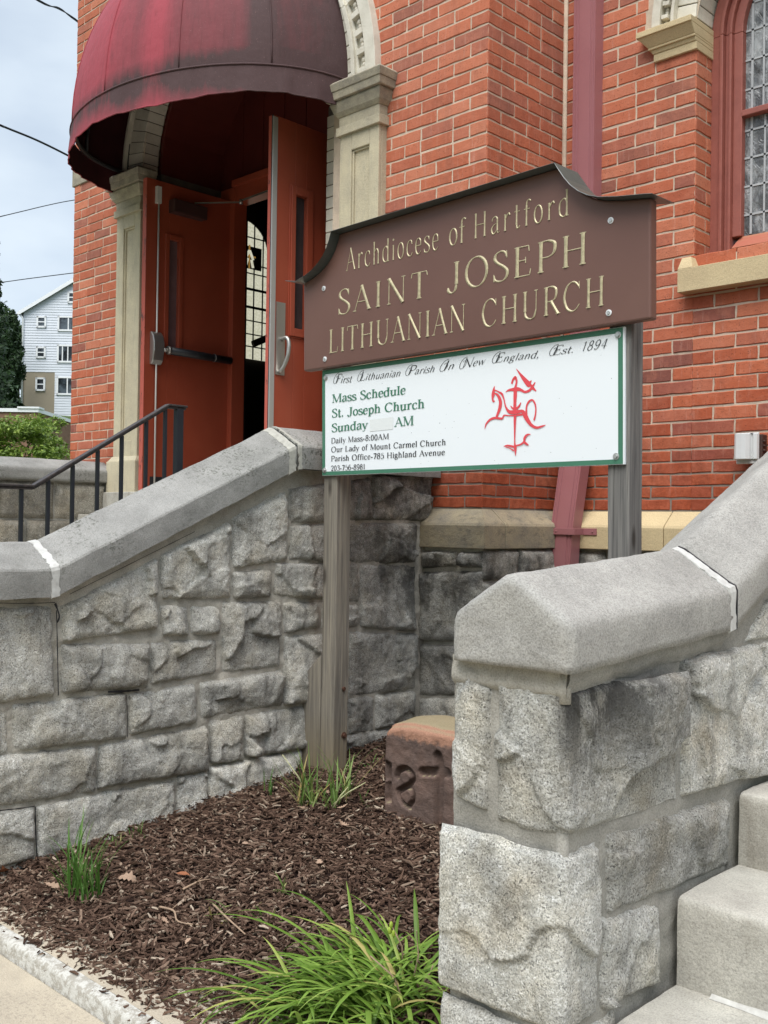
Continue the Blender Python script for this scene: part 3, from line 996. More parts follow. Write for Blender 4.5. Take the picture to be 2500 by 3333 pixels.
def text(bm, s, A, B, cap, nrm, thick=0.16, thin=0.05, serif=2.4, slant=0.0, off=0.002, ridge=0.0, track=0.0, swash=False, bmap=None):
    A, B = V(A), V(B)
    adv = sum(G[ch][0] * (0.74 if swash and not ch.isupper() and not ch.isdigit() else 1) + track for ch in s) - track
    d = B - A
    k = d.length / adv
    d.normalize()
    ri = [0]
    yr = cap
    asp = k / cap                          # keeps stroke widths true when letters are condensed

    def MM(x, y, dd):
        return A + d * ((x + slant * y) * k) + V((0, 0, 1)) * (y * yr) + V(nrm) * dd
    cx = 0.0
    for ch in s:
        a, strokes = G[ch]
        sc = 0.74 if swash and not ch.isupper() and not ch.isdigit() else 1.0
        a *= sc
        for kind, wt, pts, sf in strokes:
            o = off + 0.00012 * (ri[0] % 9)
            ri[0] += 1
            if kind == 'd':
                r = thick * 0.62
                px_, py_ = pts[0]
                f = bm.faces.new([bm.verts.new(MM(cx + px_ * sc + r * cos(-2 * pi * q / 10) / max(asp, .5), py_ * sc + r * sin(-2 * pi * q / 10), o)) for q in range(10)])
                continue
            if kind == 'c':
                pp = catmull(pts, 6)
            elif kind == 'l':
                pp = []
                for p0, p1 in zip(pts, pts[1:]):
                    pp += [(p0[0] + (p1[0] - p0[0]) * q / 4, p0[1] + (p1[1] - p0[1]) * q / 4) for q in range(4)]
                pp.append(pts[-1])
            else:
                pp = pts
            ws = []
            for i in range(len(pp)):
                p0, p1 = pp[max(i - 1, 0)], pp[min(i + 1, len(pp) - 1)]
                if wt == 'k':
                    w = thick
                    if kind == 'l' and ridge:      # incised stems swell towards their ends
                        w *= 1 + 0.22 * abs(2 * i / (len(pp) - 1) - 1) ** 3
                elif wt == 't':
                    w = thin
                else:
                    an = atan2(p1[1] - p0[1], p1[0] - p0[0])
                    w = thin + (thick - thin) * abs(sin(an - 0.30)) ** 1.3
                    if kind == 'c':
                        tt = min(i, len(pp) - 1 - i) / (len(pp) - 1)
                        w *= 0.55 + 0.45 * smooth(tt / 0.2) if not swash else 1
                ws.append(w)
            loc = lambda x, y, dd: MM(cx + x * sc, y * sc, dd)
            ribbon(bm, pp, ws, loc, o, ridge, min(1.8, max(.8, 1 / asp)) if not ridge else 1.0)
            if serif and not swash:
                for key, (x, y) in (('a', pts[0]), ('b', pts[-1])):
                    if key in sf:
                        wl = thick * serif if wt == 'k' else max(thin * 3.2, thick * serif * 0.8)
                        th = max(thin * 0.9, thick * 0.22)
                        up_ = 1 if y < 0.2 else -1
                        yy = y + up_ * th / 2
                        ribbon(bm, [(x - wl / 2, yy), (x - wl / 5, yy + up_ * th * .25), (x + wl / 5, yy + up_ * th * .25), (x + wl / 2, yy)], [th * .8, th * 1.3, th * 1.3, th * .8], loc, o + 0.00006, ridge * 0.5)
        if swash and ch.isupper():
            sp = [(.06 + .34 * (1 - q / 70) * cos(1.3 + q * .17) , .46 + .68 * (1 - q / 70) * sin(1.3 + q * .17)) for q in range(44)]
            ribbon(bm, sp, [thin * 0.9] * len(sp), lambda x, y, dd: MM(cx + x, y, dd), off + 0.0002, 0)
        cx += a + track


# ================================================================== GROUND
KY0, KY1 = 1.52, 1.74             # planter kerb
bm = NB()
def ground_p(i, j):
    return V((-260 + 400 * i / 40, -200 + 400 * j / 40, -0.03))
grid(bm, ground_p, 40, 40)
obj('ground', bm, GRASSG, kind='structure')
bm = NB()
box(bm, -40, 30, -14, -2.2, -0.2, -0.016)
obj('street', bm, ASPHALT, kind='structure')
bm = NB()
xs = [-14 + 1.52 * k + 0.05 for k in range(16)]
for a, b in zip(xs, xs[1:]):
    box(bm, a + 0.004, b - 0.004, -2.0, KY0 - 0.002, -0.12, 0.0)
box(bm, -6.80, -3.99, KY0 + 0.002, 1.748, -0.12, -0.003)
box(bm, -1.10, 1.6, KY0 + 0.002, 1.598, -0.12, -0.003)
obj('sidewalk', bm, WALK, kind='structure', bevel=0.006)
bm = NB()
box(bm, -14, 12, -2.2, -2.002, -0.2, -0.002)
obj('street_kerb', bm, WALK, kind='structure', bevel=0.02)
bm = NB()
prof = [(KY0, -0.05), (KY0 + 0.003, 0.036), (KY0 + 0.009, 0.046), (KY0 + 0.022, 0.050), (KY0 + 0.045, 0.052)]
def kerb_p(i, j):
    y, z = prof[j]
    x = -3.9 + 2.45 * i / 150
    dn = noise.fractal(V((x * 11, y * 11, 3.1)), 0.8, 2, 4) * 0.0022
    return V((x, y + dn * (j < 3), z + dn * (j > 0)))
grid(bm, kerb_p, 150, 4)
prof2 = [(KY0 + 0.045, 0.052), (KY0 + 0.10, 0.055), (KY0 + 0.2, 0.057), (KY0 + 0.34, 0.055)]
def kerb_q(i, j):
    y, z = prof2[j]
    x = -3.9 + 2.45 * i / 100
    return V((x, y, z + noise.fractal(V((x * 11, y * 11, 3.1)), 0.8, 2, 4) * 0.006 * (j > 0)))
grid(bm, kerb_q, 100, 3, mi=1)
obj('kerb', fixn(bm), [KERBP, WALK], smooth=True, kind='structure')


def mulch_z(x, y):
    z = 0.062 + 0.118 * max(0, y - 1.72)
    z += 0.022 * noise.noise(V((x * 2.3, y * 2.3, 1.7))) + 0.010 * noise.noise(V((x * 7, y * 7, 4.2)))
    z += 0.03 * smooth((x + 2.0) / 0.5) * smooth((2.4 - y) / 0.4)
    t = smooth((y - 1.57 - 0.04 * noise.noise(V((x * 3, 0, 9)))) / 0.16)
    return 0.045 + (z - 0.045) * t


bm = NB()
grid(bm, lambda i, j: V((-3.72 + 2.6 * i / 90, 1.60 + 2.5 * j / 90, mulch_z(-3.72 + 2.6 * i / 90, 1.60 + 2.5 * j / 90) - 0.012)), 90, 90)
obj('planting_soil', bm, SOIL, smooth=True, kind='structure')

bm = NB()
rs = random.Random(11)
for q in range(42000):
    y = 1.545 + 2.555 * rs.random() ** 1.3
    x = -3.68 + 2.5 * rs.random()
    if x > -1.45 and y > 1.70:
        continue
    if y < 1.585 + 0.035 * (x + 2.9) + 0.07 * noise.noise(V((x * 4, 2.2, 0))) and rs.random() < 0.88:
        continue
    l = rs.uniform(0.005, 0.024) * (1.7 if rs.random() < 0.14 else 1)
    w = rs.uniform(0.0011, 0.0052)
    t = rs.uniform(0.0007, 0.0028)
    a = rs.uniform(0, 2 * pi)
    el = rs.gauss(0, 0.26)
    d = V((cos(a) * cos(el), sin(a) * cos(el), sin(el)))
    s = V((-sin(a), cos(a), rs.gauss(0, 0.35))).normalized()
    u = d.cross(s).normalized()
    c0 = V((x, y, mulch_z(x, y) + rs.uniform(-0.008, 0.012)))
    bend = u * rs.gauss(0, 0.004)
    p = [c0 - d * l - s * w * rs.uniform(.2, .9), c0 - d * l * rs.uniform(.7, 1) + s * w * rs.uniform(.2, 1), c0 + s * w + bend, c0 + d * l + s * w * rs.uniform(-.2, .8), c0 + d * l * rs.uniform(.75, 1) - s * w * rs.uniform(.3, 1), c0 - s * w + bend]
    top = [bm.verts.new(v_ + u * t) for v_ in p]
    bot = [bm.verts.new(v_ - u * t) for v_ in p]
    bm.faces.new(top)
    for k in range(6):
        bm.faces.new((top[k], bot[k], bot[(k + 1) % 6], top[(k + 1) % 6]))
obj('mulch_chips', fixn(bm), CHIP, kind='stuff')

# ================================================================== CHURCH
church = thing('church', (-5.4, 4.6, 0), 'red brick church with arched entrance, open red doors and pale stone trim', 'church')

# --- entrance tower walls
PXL, PXR = (-6.735, -6.42), (-4.337, -4.03)     # pilasters (left, right)
bm = NB()
def front_iv(z):
    if z < 3.90:
        return [(XL, PXL[0] + 0.0), (PXR[1] + 0.0, XT)]
    r = 1.39
    if z < CZ + r:
        dx = sqrt(r * r - (z - CZ) ** 2)
        return [(XL, CX - dx), (CX + dx, XT)]
    return [(XL, XT)]
courses(bm, lambda u, z, d: V((u, YT - d, z)), XT, -1, front_iv, 0)
courses(bm, lambda u, z, d: V((XT + d, u, z)), YT, 1, lambda z: [(YT, YR - 0.012)], 1)
courses(bm, lambda u, z, d: V((XL - d, u, z)), YT, 1, lambda z: [(YT, YT + 2.4)], 1)
nb = len(bm.faces)
# mortar sheets
def quad(bm, a, b, c_, d, mi=0):
    bm.faces.new([bm.verts.new(p) for p in (a, b, c_, d)]).material_index = mi
TOP = ZS[-1] + 0.0
quad(bm, (XL, YT, 1.2), (-6.5, YT, 1.2), (-6.5, YT, TOP), (XL, YT, TOP), 1)
quad(bm, (-4.46, YT, 1.2), (XT, YT, 1.2), (XT, YT, TOP), (-4.46, YT, TOP), 1)
quad(bm, (XT, YT, 1.2), (XT, YR, 1.2), (XT, YR, TOP), (XT, YT, TOP), 1)
quad(bm, (XL, YT + 6, 0), (XL, YT, 0), (XL, YT, TOP), (XL, YT + 6, TOP), 1)
NS = 48
for k in range(NS):
    xa, xb = CX - 1.02 + 2.04 * k / NS, CX - 1.02 + 2.04 * (k + 1) / NS
    za, zb = [CZ + sqrt(max(0, 1.02 ** 2 - (x - CX) ** 2)) for x in (xa, xb)]
    quad(bm, (xa, YT, za), (xb, YT, zb), (xb, YT, TOP), (xa, YT, TOP), 1)
    ya_, rr_ = YT + 0.13, 0.985
    zc_, zd_ = [CZ + sqrt(max(0, rr_ ** 2 - ((x - CX) * rr_ / 1.02) ** 2)) for x in (xa, xb)]
    xc_, xd_ = [CX + (x - CX) * rr_ / 1.02 for x in (xa, xb)]
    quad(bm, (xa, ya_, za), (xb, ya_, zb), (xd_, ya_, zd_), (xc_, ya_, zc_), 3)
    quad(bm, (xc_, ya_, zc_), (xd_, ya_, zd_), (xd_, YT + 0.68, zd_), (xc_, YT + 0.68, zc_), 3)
# inner corner mortar fillet
tube(bm, [(XT + 0.012, YR - 0.012, WTZ), (XT + 0.010, YR - 0.012, 3), (XT + 0.012, YR - 0.012, TOP)], 0.014, 8, mi=1)
box(bm, XL, XT, YT, YT + 8, TOP, 9.0, 2)
obj('tower_wall', bm, [BRICK, MORTAR, BRICKTEX, SHADED_RED], church)

# --- nave wall, set back to the right
XJ, WXC = -2.516, -1.97
bm = NB()
def nave_iv(z):
    if 2.735 < z < 3.94:
        return [(XT + 0.012, XJ), (2 * WXC - XJ, 2.4)]
    r = 0.835
    if 3.94 <= z < 3.94 + r:
        dx = sqrt(r * r - (z - 3.94) ** 2)
        return [(XT + 0.012, WXC - dx), (WXC + dx, 2.4)]
    return [(XT + 0.012, 2.4)]
courses(bm, lambda u, z, d: V((u, YR - d, z)), XJ, -1, lambda z: [(a, min(b, XJ)) for a, b in nave_iv(z) if a < XJ], 0)
courses(bm, lambda u, z, d: V((u, YR - d, z)), XJ, 1, lambda z: [(max(a, XJ), b) for a, b in nave_iv(z) if b > XJ], 1, 4.9)
courses(bm, lambda u, z, d: V((XJ + d, u, z)), YR, 1, lambda z: [(YR, YR + 0.19)] if 2.735 < z < 3.94 else [], 1)
quad(bm, (XT, YR, 1.2), (XJ, YR, 1.2), (XJ, YR, TOP), (XT, YR, TOP), 1)
quad(bm, (2 * WXC - XJ, YR, 1.2), (2.4, YR, 1.2), (2.4, YR, TOP), (2 * WXC - XJ, YR, TOP), 1)
quad(bm, (XJ, YR, 1.2), (2 * WXC - XJ, YR, 1.2), (2 * WXC - XJ, YR, 2.73), (XJ, YR, 2.73), 1)
quad(bm, (XJ, YR, 2.7), (XJ, YR + 0.2, 2.7), (XJ, YR + 0.2, 3.95), (XJ, YR, 3.95), 1)
quad(bm, (2 * WXC - XJ, YR, 2.7), (2 * WXC - XJ, YR + 0.2, 2.7), (2 * WXC - XJ, YR + 0.2, 3.95), (2 * WXC - XJ, YR, 3.95), 1)
RW = WXC - XJ
for k in range(24):
    xa, xb = XJ + 2 * RW * k / 24, XJ + 2 * RW * (k + 1) / 24
    za, zb = [3.94 + sqrt(max(0, RW ** 2 - (x - WXC) ** 2)) for x in (xa, xb)]
    quad(bm, (xa, YR, za), (xb, YR, zb), (xb, YR, TOP), (xa, YR, TOP), 1)
box(bm, XT, 2.4, YR, YR + 7, TOP, 9.0, 2)
quad(bm, (2.4, YR, 0), (2.4, YR + 7, 0), (2.4, YR + 7, TOP), (2.4, YR, TOP), 2)
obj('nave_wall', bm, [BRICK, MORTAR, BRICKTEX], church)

# --- water table and rock-faced base
bm = NB()
prf = [(0.0, WTZ), (0.085, 1.385), (0.092, 1.372), (0.092, 1.256), (0.0, 1.256)]
def wt_seg(p0, p1, n0, n1, mi):
    """block between path points p0, p1 with offset vectors n0, n1 (mitred)"""
    rows = []
    for t in (0, 1):
        p, q = ((p0, n0), (p1, n1))[t]
        rows.append([bm.verts.new((p[0] + q[0] * d, p[1] + q[1] * d, z_)) for d, z_ in prf])
    for k in range(4):
        bm.faces.new((rows[0][k], rows[1][k], rows[1][k + 1], rows[0][k + 1])).material_index = mi
    bm.faces.new(rows[0]).material_index = mi
    bm.faces.new(rows[1][::-1]).material_index = mi
g_ = 0.002
wt_seg((-3.66, YT), (XT, YT), (0, -1), (1, -1), 1)
wt_seg((XT, YT), (XT, 4.19 - g_), (1, -1), (1, 0), 1)
wt_seg((XT, 4.19 + g_), (XT, YR), (1, 0), (1, -1), 1)
wt_seg((XT, YR), (-2.62, YR), (1, -1), (0, -1), 0)
x0 = -2.62
while x0 < 2.3:
    wt_seg((x0 + g_ * 2, YR), (x0 + 0.9, YR), (0, -1), (0, -1), 0)
    x0 += 0.9
obj('water_table', fixn(bm), [LIME, LIMEW], church, bevel=0.004)
bm = NB()
yb = YT - 0.075
quad(bm, (-3.7, yb + .02, 0), (XT + .055, yb + .02, 0), (XT + .055, yb + .02, 1.257), (-3.7, yb + .02, 1.257), 1)
quad(bm, (XT + .055, yb + .02, 0), (XT + .055, YR - .05, 0), (XT + .055, YR - .05, 1.257), (XT + .055, yb + .02, 1.257), 1)
quad(bm, (XT + .055, YR - .05, 0), (2.4, YR - .05, 0), (2.4, YR - .05, 1.257), (XT + .055, YR - .05, 1.257), 1)
def tb(a, b, c_, d):     # tower base stone from pixel rows
    stone(bm, [OY(*a, yb), OY(*b, yb), OY(*c_, yb), OY(*d, yb)], (0, -1, 0), 0.012, 0.012)
tb((909, 1189), (984, 1191), (984, 1223), (909, 1228))
tb((991, 1191), (1040, 1192), (1040, 1226), (990, 1226))
tb((906, 1236), (1040, 1234), (1040, 1385), (905, 1385))
tb((904, 1393), (1040, 1393), (1040, 1500), (902, 1500))
tb((902, 1508), (1040, 1508), (1040, 1570), (902, 1575))
xs_ = XT + 0.075
for z0, z1, cuts in ((1.10, 1.25, (yb, 4.33, 4.72)), (0.74, 1.09, (yb, 4.5, 4.72)), (0.45, 0.73, (yb, 4.4, 4.72)), (0.2, 0.44, (yb, 4.72))):
    for a, b in zip(cuts, cuts[1:]):
        stone(bm, [(xs_, a + .004, z1), (xs_, b - .006, z1), (xs_, b - .006, z0), (xs_, a + .004, z0)], (1, 0, 0), 0.014, 0.012)
ashlar(bm, XT + 0.09, 2.3, 0.3, 1.25, lambda u, z: V((u, YR - .07, z)), (0, -1, 0), (0.36, 0.22, 0.24, 0.13), 0.02, 0.01)
obj('foundation', bm, [GRAN_D, JOINT], church, smooth=True)

# --- pilasters
def pilaster(x0, x1, parent, flip):
    y0 = 4.045
    bm = NB()
    f = 0.075                                     # frame width round the sunk panel
    zt, zb = 3.60, 1.86
    pw0, pw1 = x0 + 0.095, x1 - 0.075
    box(bm, x0, x1, y0 + 0.022, YT + 0.02, 1.82, zt)
    box(bm, x0, pw0, y0, y0 + 0.022, 1.82, zt)
    box(bm, pw1, x1, y0, y0 + 0.022, 1.82, zt)
    box(bm, pw0, pw1, y0, y0 + 0.022, zt - 0.10, zt)
    box(bm, pw0, pw1, y0, y0 + 0.022, 1.82, 1.95)
    # small moulding inside the panel edge
    for a, b in ((pw0, pw0 + 0.012), (pw1 - 0.012, pw1)):
        box(bm, a, b, y0 + 0.010, y0 + 0.0225, 1.95, zt - 0.10)
    box(bm, pw0 + .012, pw1 - .012, y0 + 0.010, y0 + 0.0225, zt - 0.112, zt - 0.10)
    s = obj('pilaster', bm, PILA, parent, bevel=0.004)
    bm = NB()
    for z0, z1, p0, p1 in ((3.595, 3.645, 0.018, 0.018), (3.645, 3.705, 0.004, 0.006), (3.705, 3.725, 0.010, 0.026), (3.725, 3.775, 0.026, 0.046), (3.775, 3.790, 0.046, 0.040),
                           (3.790, 3.832, 0.060, 0.068), (3.832, 3.872, 0.072, 0.082), (3.872, 3.892, 0.082, 0.060)):
        lo = [(x0 - p0, y0 - p0, z0), (x1 + p0, y0 - p0, z0), (x1 + p0, YT + .02, z0), (x0 - p0, YT + .02, z0)]
        hi = [(x0 - p1, y0 - p1, z1), (x1 + p1, y0 - p1, z1), (x1 + p1, YT + .02, z1), (x0 - p1, YT + .02, z1)]
        hexa(bm, lo + hi)
    obj('capital', bm, PILA, s, bevel=0.003)
    bm = NB()
    box(bm, x0 - 0.035, x1 + 0.035, y0 - 0.035, YT + 0.02, 1.45, 1.80)
    hexa(bm, [(x0 - .03, y0 - .03, 1.80), (x1 + .03, y0 - .03, 1.80), (x1 + .03, YT + .02, 1.80), (x0 - .03, YT + .02, 1.80),
              (x0 - .006, y0 - .006, 1.835), (x1 + .006, y0 - .006, 1.835), (x1 + .006, YT + .02, 1.835), (x0 - .006, YT + .02, 1.835)])
    obj('base', bm, PILA, s, bevel=0.004)
pilaster(-6.735, -6.42, church, 0)
pilaster(-4.337, -4.022, church, 1)

# --- round arches of painted brick with a carved hood
def sector(bm, cx, cz, r0, r1, a0, a1, y0, y1, n_=3, mi=0, j=0.0):
    ring = []
    for k in range(n_ + 1):
        a = a0 + (a1 - a0) * k / n_
        ring.append((cx + r0 * cos(a), cz + r0 * sin(a)))
    for k in range(n_, -1, -1):
        a = a0 + (a1 - a0) * k / n_
        ring.append((cx + r1 * cos(a), cz + r1 * sin(a)))
    prism(bm, ring, y0 + j, y1, mi)


def arch(name, cx, cz, r0, parent, nv, y, sc, inner_y):
    bm = NB()
    r1 = r0 + 0.185 * sc
    for k in range(nv):
        a0, a1 = pi * k / nv, pi * (k + 1) / nv
        e = 0.003 / r0
        sector(bm, cx, cz, r0, r1, a0 + e, a1 - e, y - 0.012, inner_y, 2, 0, uni(-.002, .002))
    sector(bm, cx, cz, r0 + 0.004, r1, 0, pi, y - 0.004, inner_y - 0.01, 48, 1)
    o = obj(name, fixn(bm), [WBRICK, DARKJ], parent, bevel=0.002)
    bm = NB()
    m = 60
    def ringm(ra, rb, ya, yb_):
        for k in range(8):
            sector(bm, cx, cz, ra, rb, pi * k / 8 + 0.0012, pi * (k + 1) / 8 - 0.0012, ya, yb_, 8)
    ringm(r1, r1 + 0.028 * sc, y - 0.045, y + 0.01)           # inner roll
    ringm(r1 + 0.028 * sc, r1 + 0.048 * sc, y - 0.028, y + 0.01)
    ringm(r1 + 0.048 * sc, r1 + 0.125 * sc, y - 0.010, y + 0.01)   # sunk bed of the carving
    ringm(r1 + 0.125 * sc, r1 + 0.205 * sc, y - 0.055, y + 0.01)   # outer rim
    rm = r1 + 0.088 * sc
    nb_ = int(pi * rm / (0.115 * sc))
    for k in range(nb_):
        a = pi * (k + 0.5) / nb_
        da = 0.030 * sc / rm
        sector(bm, cx, cz, r1 + 0.055 * sc, r1 + 0.118 * sc, a - da, a + da * 0.2, y - 0.048, y, 3)
        for q in range(5):                                     # turned beads between the blocks
            aa = a + da * 0.5 + q * 0.014 * sc / rm
            rr = (0.010, 0.016, 0.011, 0.018, 0.012)[q] * sc
            bmesh.ops.create_uvsphere(bm, u_segments=8, v_segments=6, radius=rr, matrix=Matrix.Translation((cx + rm * cos(aa), y - 0.018, cz + rm * sin(aa))))
    obj('hood_moulding', fixn(bm), WBRICK, o, bevel=0.002)
arch('door_arch', CX, CZ, 1.02, church, 44, YT, 1.0, YT + 0.125)
arch('window_arch', WXC, 3.955, RW - 0.002, church, 24, YR, 0.58, YR + 0.19)

# window impost (left and right) and sill
for sx in (1, -1):
    bm = NB()
    def ix(x):
        return x if sx == 1 else 2 * WXC - x
    for z0, z1, e0, e1, y0, y1 in ((3.79, 3.83, 0, 0.0, 0.020, 0.020), (3.83, 3.85, 0.004, 0.012, 0.024, 0.032), (3.85, 3.862, 0.022, 0.022, 0.040, 0.040), (3.862, 3.912, 0.022, 0.065, 0.040, 0.075), (3.912, 3.942, 0.070, 0.070, 0.082, 0.082)):
        lo = [(ix(-2.745 - e0), YR - y0, z0), (ix(XJ + 0.012), YR - y0, z0), (ix(XJ + 0.012), YR + .185, z0), (ix(-2.745 - e0), YR + .02, z0)]
        hi = [(ix(-2.745 - e1), YR - y1, z1), (ix(XJ + 0.012), YR - y1, z1), (ix(XJ + 0.012), YR + .185, z1), (ix(-2.745 - e1), YR + .02, z1)]
        hexa(bm, lo + hi)
    obj('impost', fixn(bm), LIME, church, bevel=0.003)
bm = NB()
sy = YR - 0.08
box(bm, -2.563, -1.377, sy, YR + 0.17, 2.555, 2.672)
hexa(bm, [(-2.563, sy, 2.672), (-2.482, sy, 2.672), (-2.482, YR + .17, 2.672), (-2.563, YR + .17, 2.672),
          (-2.555, sy + .03, 2.733), (XJ + .01, sy + .03, 2.733), (XJ + .01, YR + .17, 2.735), (-2.555, YR + .17, 2.735)])
hexa(bm, [(-1.458, sy, 2.672), (-1.377, sy, 2.672), (-1.377, YR + .17, 2.672), (-1.458, YR + .17, 2.672),
          (-1.42, sy + .03, 2.733), (-1.385, sy + .03, 2.733), (-1.385, YR + .17, 2.735), (-1.42, YR + .17, 2.735)])
hexa(bm, [(-2.482, sy + .03, 2.6715), (-1.458, sy + .03, 2.6715), (-1.458, YR + .17, 2.6715), (-2.482, YR + .17, 2.6715),
          (-2.482, sy + .035, 2.676), (-1.458, sy + .035, 2.676), (-1.458, YR + .17, 2.70), (-2.482, YR + .17, 2.70)])
obj('window_sill', fixn(bm), LIME, church, bevel=0.005)

# --- nave window: moulded red frame, leaded glass
def framing(bm, r0, r1, y0, y1, zb, zs, cx, mi=0):
    """ring of a round-headed frame: outer half-width r0, inner r1"""
    box(bm, cx - r0, cx - r1, y0, y1, zb, zs, mi)
    box(bm, cx + r1, cx + r0, y0, y1, zb, zs, mi)
    sector(bm, cx, zs, r1, r0, 0, pi, y0, y1, 28, mi)
wnd = None
bm = NB()
yf = YR + 0.17
ZSP = 3.90
framing(bm, RW - 0.001, 0.492, yf - 0.010, yf + 0.10, 2.74, ZSP, WXC)
framing(bm, 0.492, 0.474, yf - 0.026, yf + 0.10, 2.74, ZSP, WXC)
framing(bm, 0.474, 0.452, yf + 0.004, yf + 0.10, 2.74, ZSP, WXC)
framing(bm, 0.452, 0.436, yf - 0.008, yf + 0.10, 2.74, ZSP, WXC)
framing(bm, 0.436, 0.388, yf + 0.016, yf + 0.10, 2.86, ZSP, WXC)
wnd = obj('window', fixn(bm), FRAMER, church, bevel=0.004)
bm = NB()
box(bm, WXC - 0.436, WXC + 0.436, yf + 0.010, yf + 0.10, 2.74, 2.80)
hexa(bm, [(WXC - .436, yf + .004, 2.80), (WXC + .436, yf + .004, 2.80), (WXC + .436, yf + .10, 2.80), (WXC - .436, yf + .10, 2.80),
          (WXC - .40, yf + .04, 2.862), (WXC + .40, yf + .04, 2.862), (WXC + .40, yf + .10, 2.862), (WXC - .40, yf + .10, 2.862)])
obj('bottom_rail', fixn(bm), SILLW, wnd, bevel=0.004)
bm = NB()
box(bm, WXC - 0.389, WXC + 0.389, yf + 0.012, yf + 0.07, 3.465, 3.497)
obj('meeting_rail', bm, FRAMER, wnd, bevel=0.004)
bm = NB()
pts = [(WXC - .392, 2.85), (WXC + .392, 2.85)] + [(WXC + .392 * cos(pi * k / 24), ZSP + .392 * sin(pi * k / 24)) for k in range(25)]
bm.faces.new([bm.verts.new((x, yf + 0.055, z_)) for x, z_ in pts])
obj('glass', bm, CHGLASS, wnd)
bm = NB()
yc = yf + 0.0535
def came(x0, z0, x1, z1, w=0.010):
    d = V((x1 - x0, 0, z1 - z0)).normalized()
    s = V((-d.z, 0, d.x)) * w / 2
    a, b = V((x0, yc, z0)), V((x1, yc, z1))
    hexa(bm, [a - s, b - s, b - s + V((0, -.003, 0)), a - s + V((0, -.003, 0)), a + s, b + s, b + s + V((0, -.003, 0)), a + s + V((0, -.003, 0))])
for k, xx in enumerate((-0.352, -0.292, -0.10, 0.10, 0.292, 0.352)):
    zt = ZSP + sqrt(.39 ** 2 - xx ** 2) if abs(xx) < .39 else ZSP
    if abs(xx) == 0.352:
        came(WXC + xx, 2.87, WXC + xx, zt, .012)
    else:
        came(WXC + xx + uni(-.004, .004), 3.50, WXC + xx, zt)
        came(WXC + xx + uni(-.004, .004) + 0.01, 2.87, WXC + xx + 0.01, 3.46)
for z_ in (2.97, 3.115, 3.26, 3.40, 3.61, 3.76, 3.91, 4.05, 4.18):
    hw = .388 if z_ < ZSP else sqrt(.388 ** 2 - (z_ - ZSP) ** 2)
    came(WXC - hw, z_, WXC + hw, z_ + uni(-.006, .006))
obj('leading', bm, CAME, wnd)

# --- stone band at the tower's left corner
bm = NB()
box(bm, XL - 0.02, -7.06, YT - 0.015, YT + 0.06, 4.005, 4.26)
obj('corner_stone', bm, PILA, church, bevel=0.006)

# --- door recess
LX, RX = -6.30, -4.76            # the two leaves stand open at right angles
DZ0, DZ1 = 1.585, 3.80
yd = 4.75
nbk = int((3.90 - 1.5) / 0.071)
for s_, xa, xb in ((0, -6.56, -6.42), (1, -4.63, -4.435)):
    bm = NB()
    for k in range(nbk):                           # white-painted inner order
        z0 = 1.5 + 0.071 * k
        box(bm, xa, xb, YT + 0.10 + uni(-.001, .001), yd + 0.02, z0 + 0.003, z0 + 0.068)
    box(bm, xa + 0.003, xb - 0.003, YT + 0.106, yd + 0.02, 1.45, 3.9, 1)
    obj('door_jamb', bm, [WBRICK, DARKJ], church, bevel=0.002)
bm = NB()
box(bm, -6.42, -6.25, yd, yd + 0.12, DZ0, 3.90)
box(bm, -4.78, -4.63, yd, yd + 0.12, DZ0, 3.90)
box(bm, -6.25, -4.78, yd + 0.002, yd + 0.118, DZ1 - 0.02, DZ1 + 0.10)
box(bm, -6.25, -4.78, yd - 0.03, yd, DZ1 + 0.09, DZ1 + 0.14)
obj('door_frame', bm, DOOR, church, bevel=0.004)
bm = NB()
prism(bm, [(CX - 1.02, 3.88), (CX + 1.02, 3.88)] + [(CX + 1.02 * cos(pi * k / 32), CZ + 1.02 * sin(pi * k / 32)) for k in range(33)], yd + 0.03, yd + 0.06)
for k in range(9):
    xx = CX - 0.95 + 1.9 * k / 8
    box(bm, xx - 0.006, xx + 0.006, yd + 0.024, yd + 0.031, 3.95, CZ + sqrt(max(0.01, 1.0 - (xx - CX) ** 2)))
obj('tympanum', fixn(bm), SHADED_RED, church)
bm = NB()
x0, x1, y0, y1, z0, z1 = -7.30, -3.65, yd + 0.13, 9.2, 1.57, 5.0
quad(bm, (x0, y0, z0), (x1, y0, z0), (x1, y1, z0), (x0, y1, z0))
quad(bm, (x0, y0, z1), (x0, y1, z1), (x1, y1, z1), (x1, y0, z1))
quad(bm, (x0, y1, z0), (x1, y1, z0), (x1, y1, z1), (x0, y1, z1))
quad(bm, (x1, y0, z0), (x1, y0, z1), (x1, y1, z1), (x1, y1, z0))
quad(bm, (x0, y0, z0), (x0, y1, z0), (x0, y1, z1), (x0, y0, z1))
box(bm, x0, -6.26, yd + 0.10, yd + 0.14, z0, z1)
box(bm, -4.77, x1, yd + 0.10, yd + 0.14, z0, z1)
box(bm, -6.26, -4.77, yd + 0.10, yd + 0.14, DZ1, z1)
tube(bm, [(-7.1, 5.62, 2.92), (-7.05, 5.75, 2.99), (-7.0, 5.95, 3.10), (-7.0, 6.3, 3.3)], 0.03, 8)
obj('vestibule', bm, DARK, church)
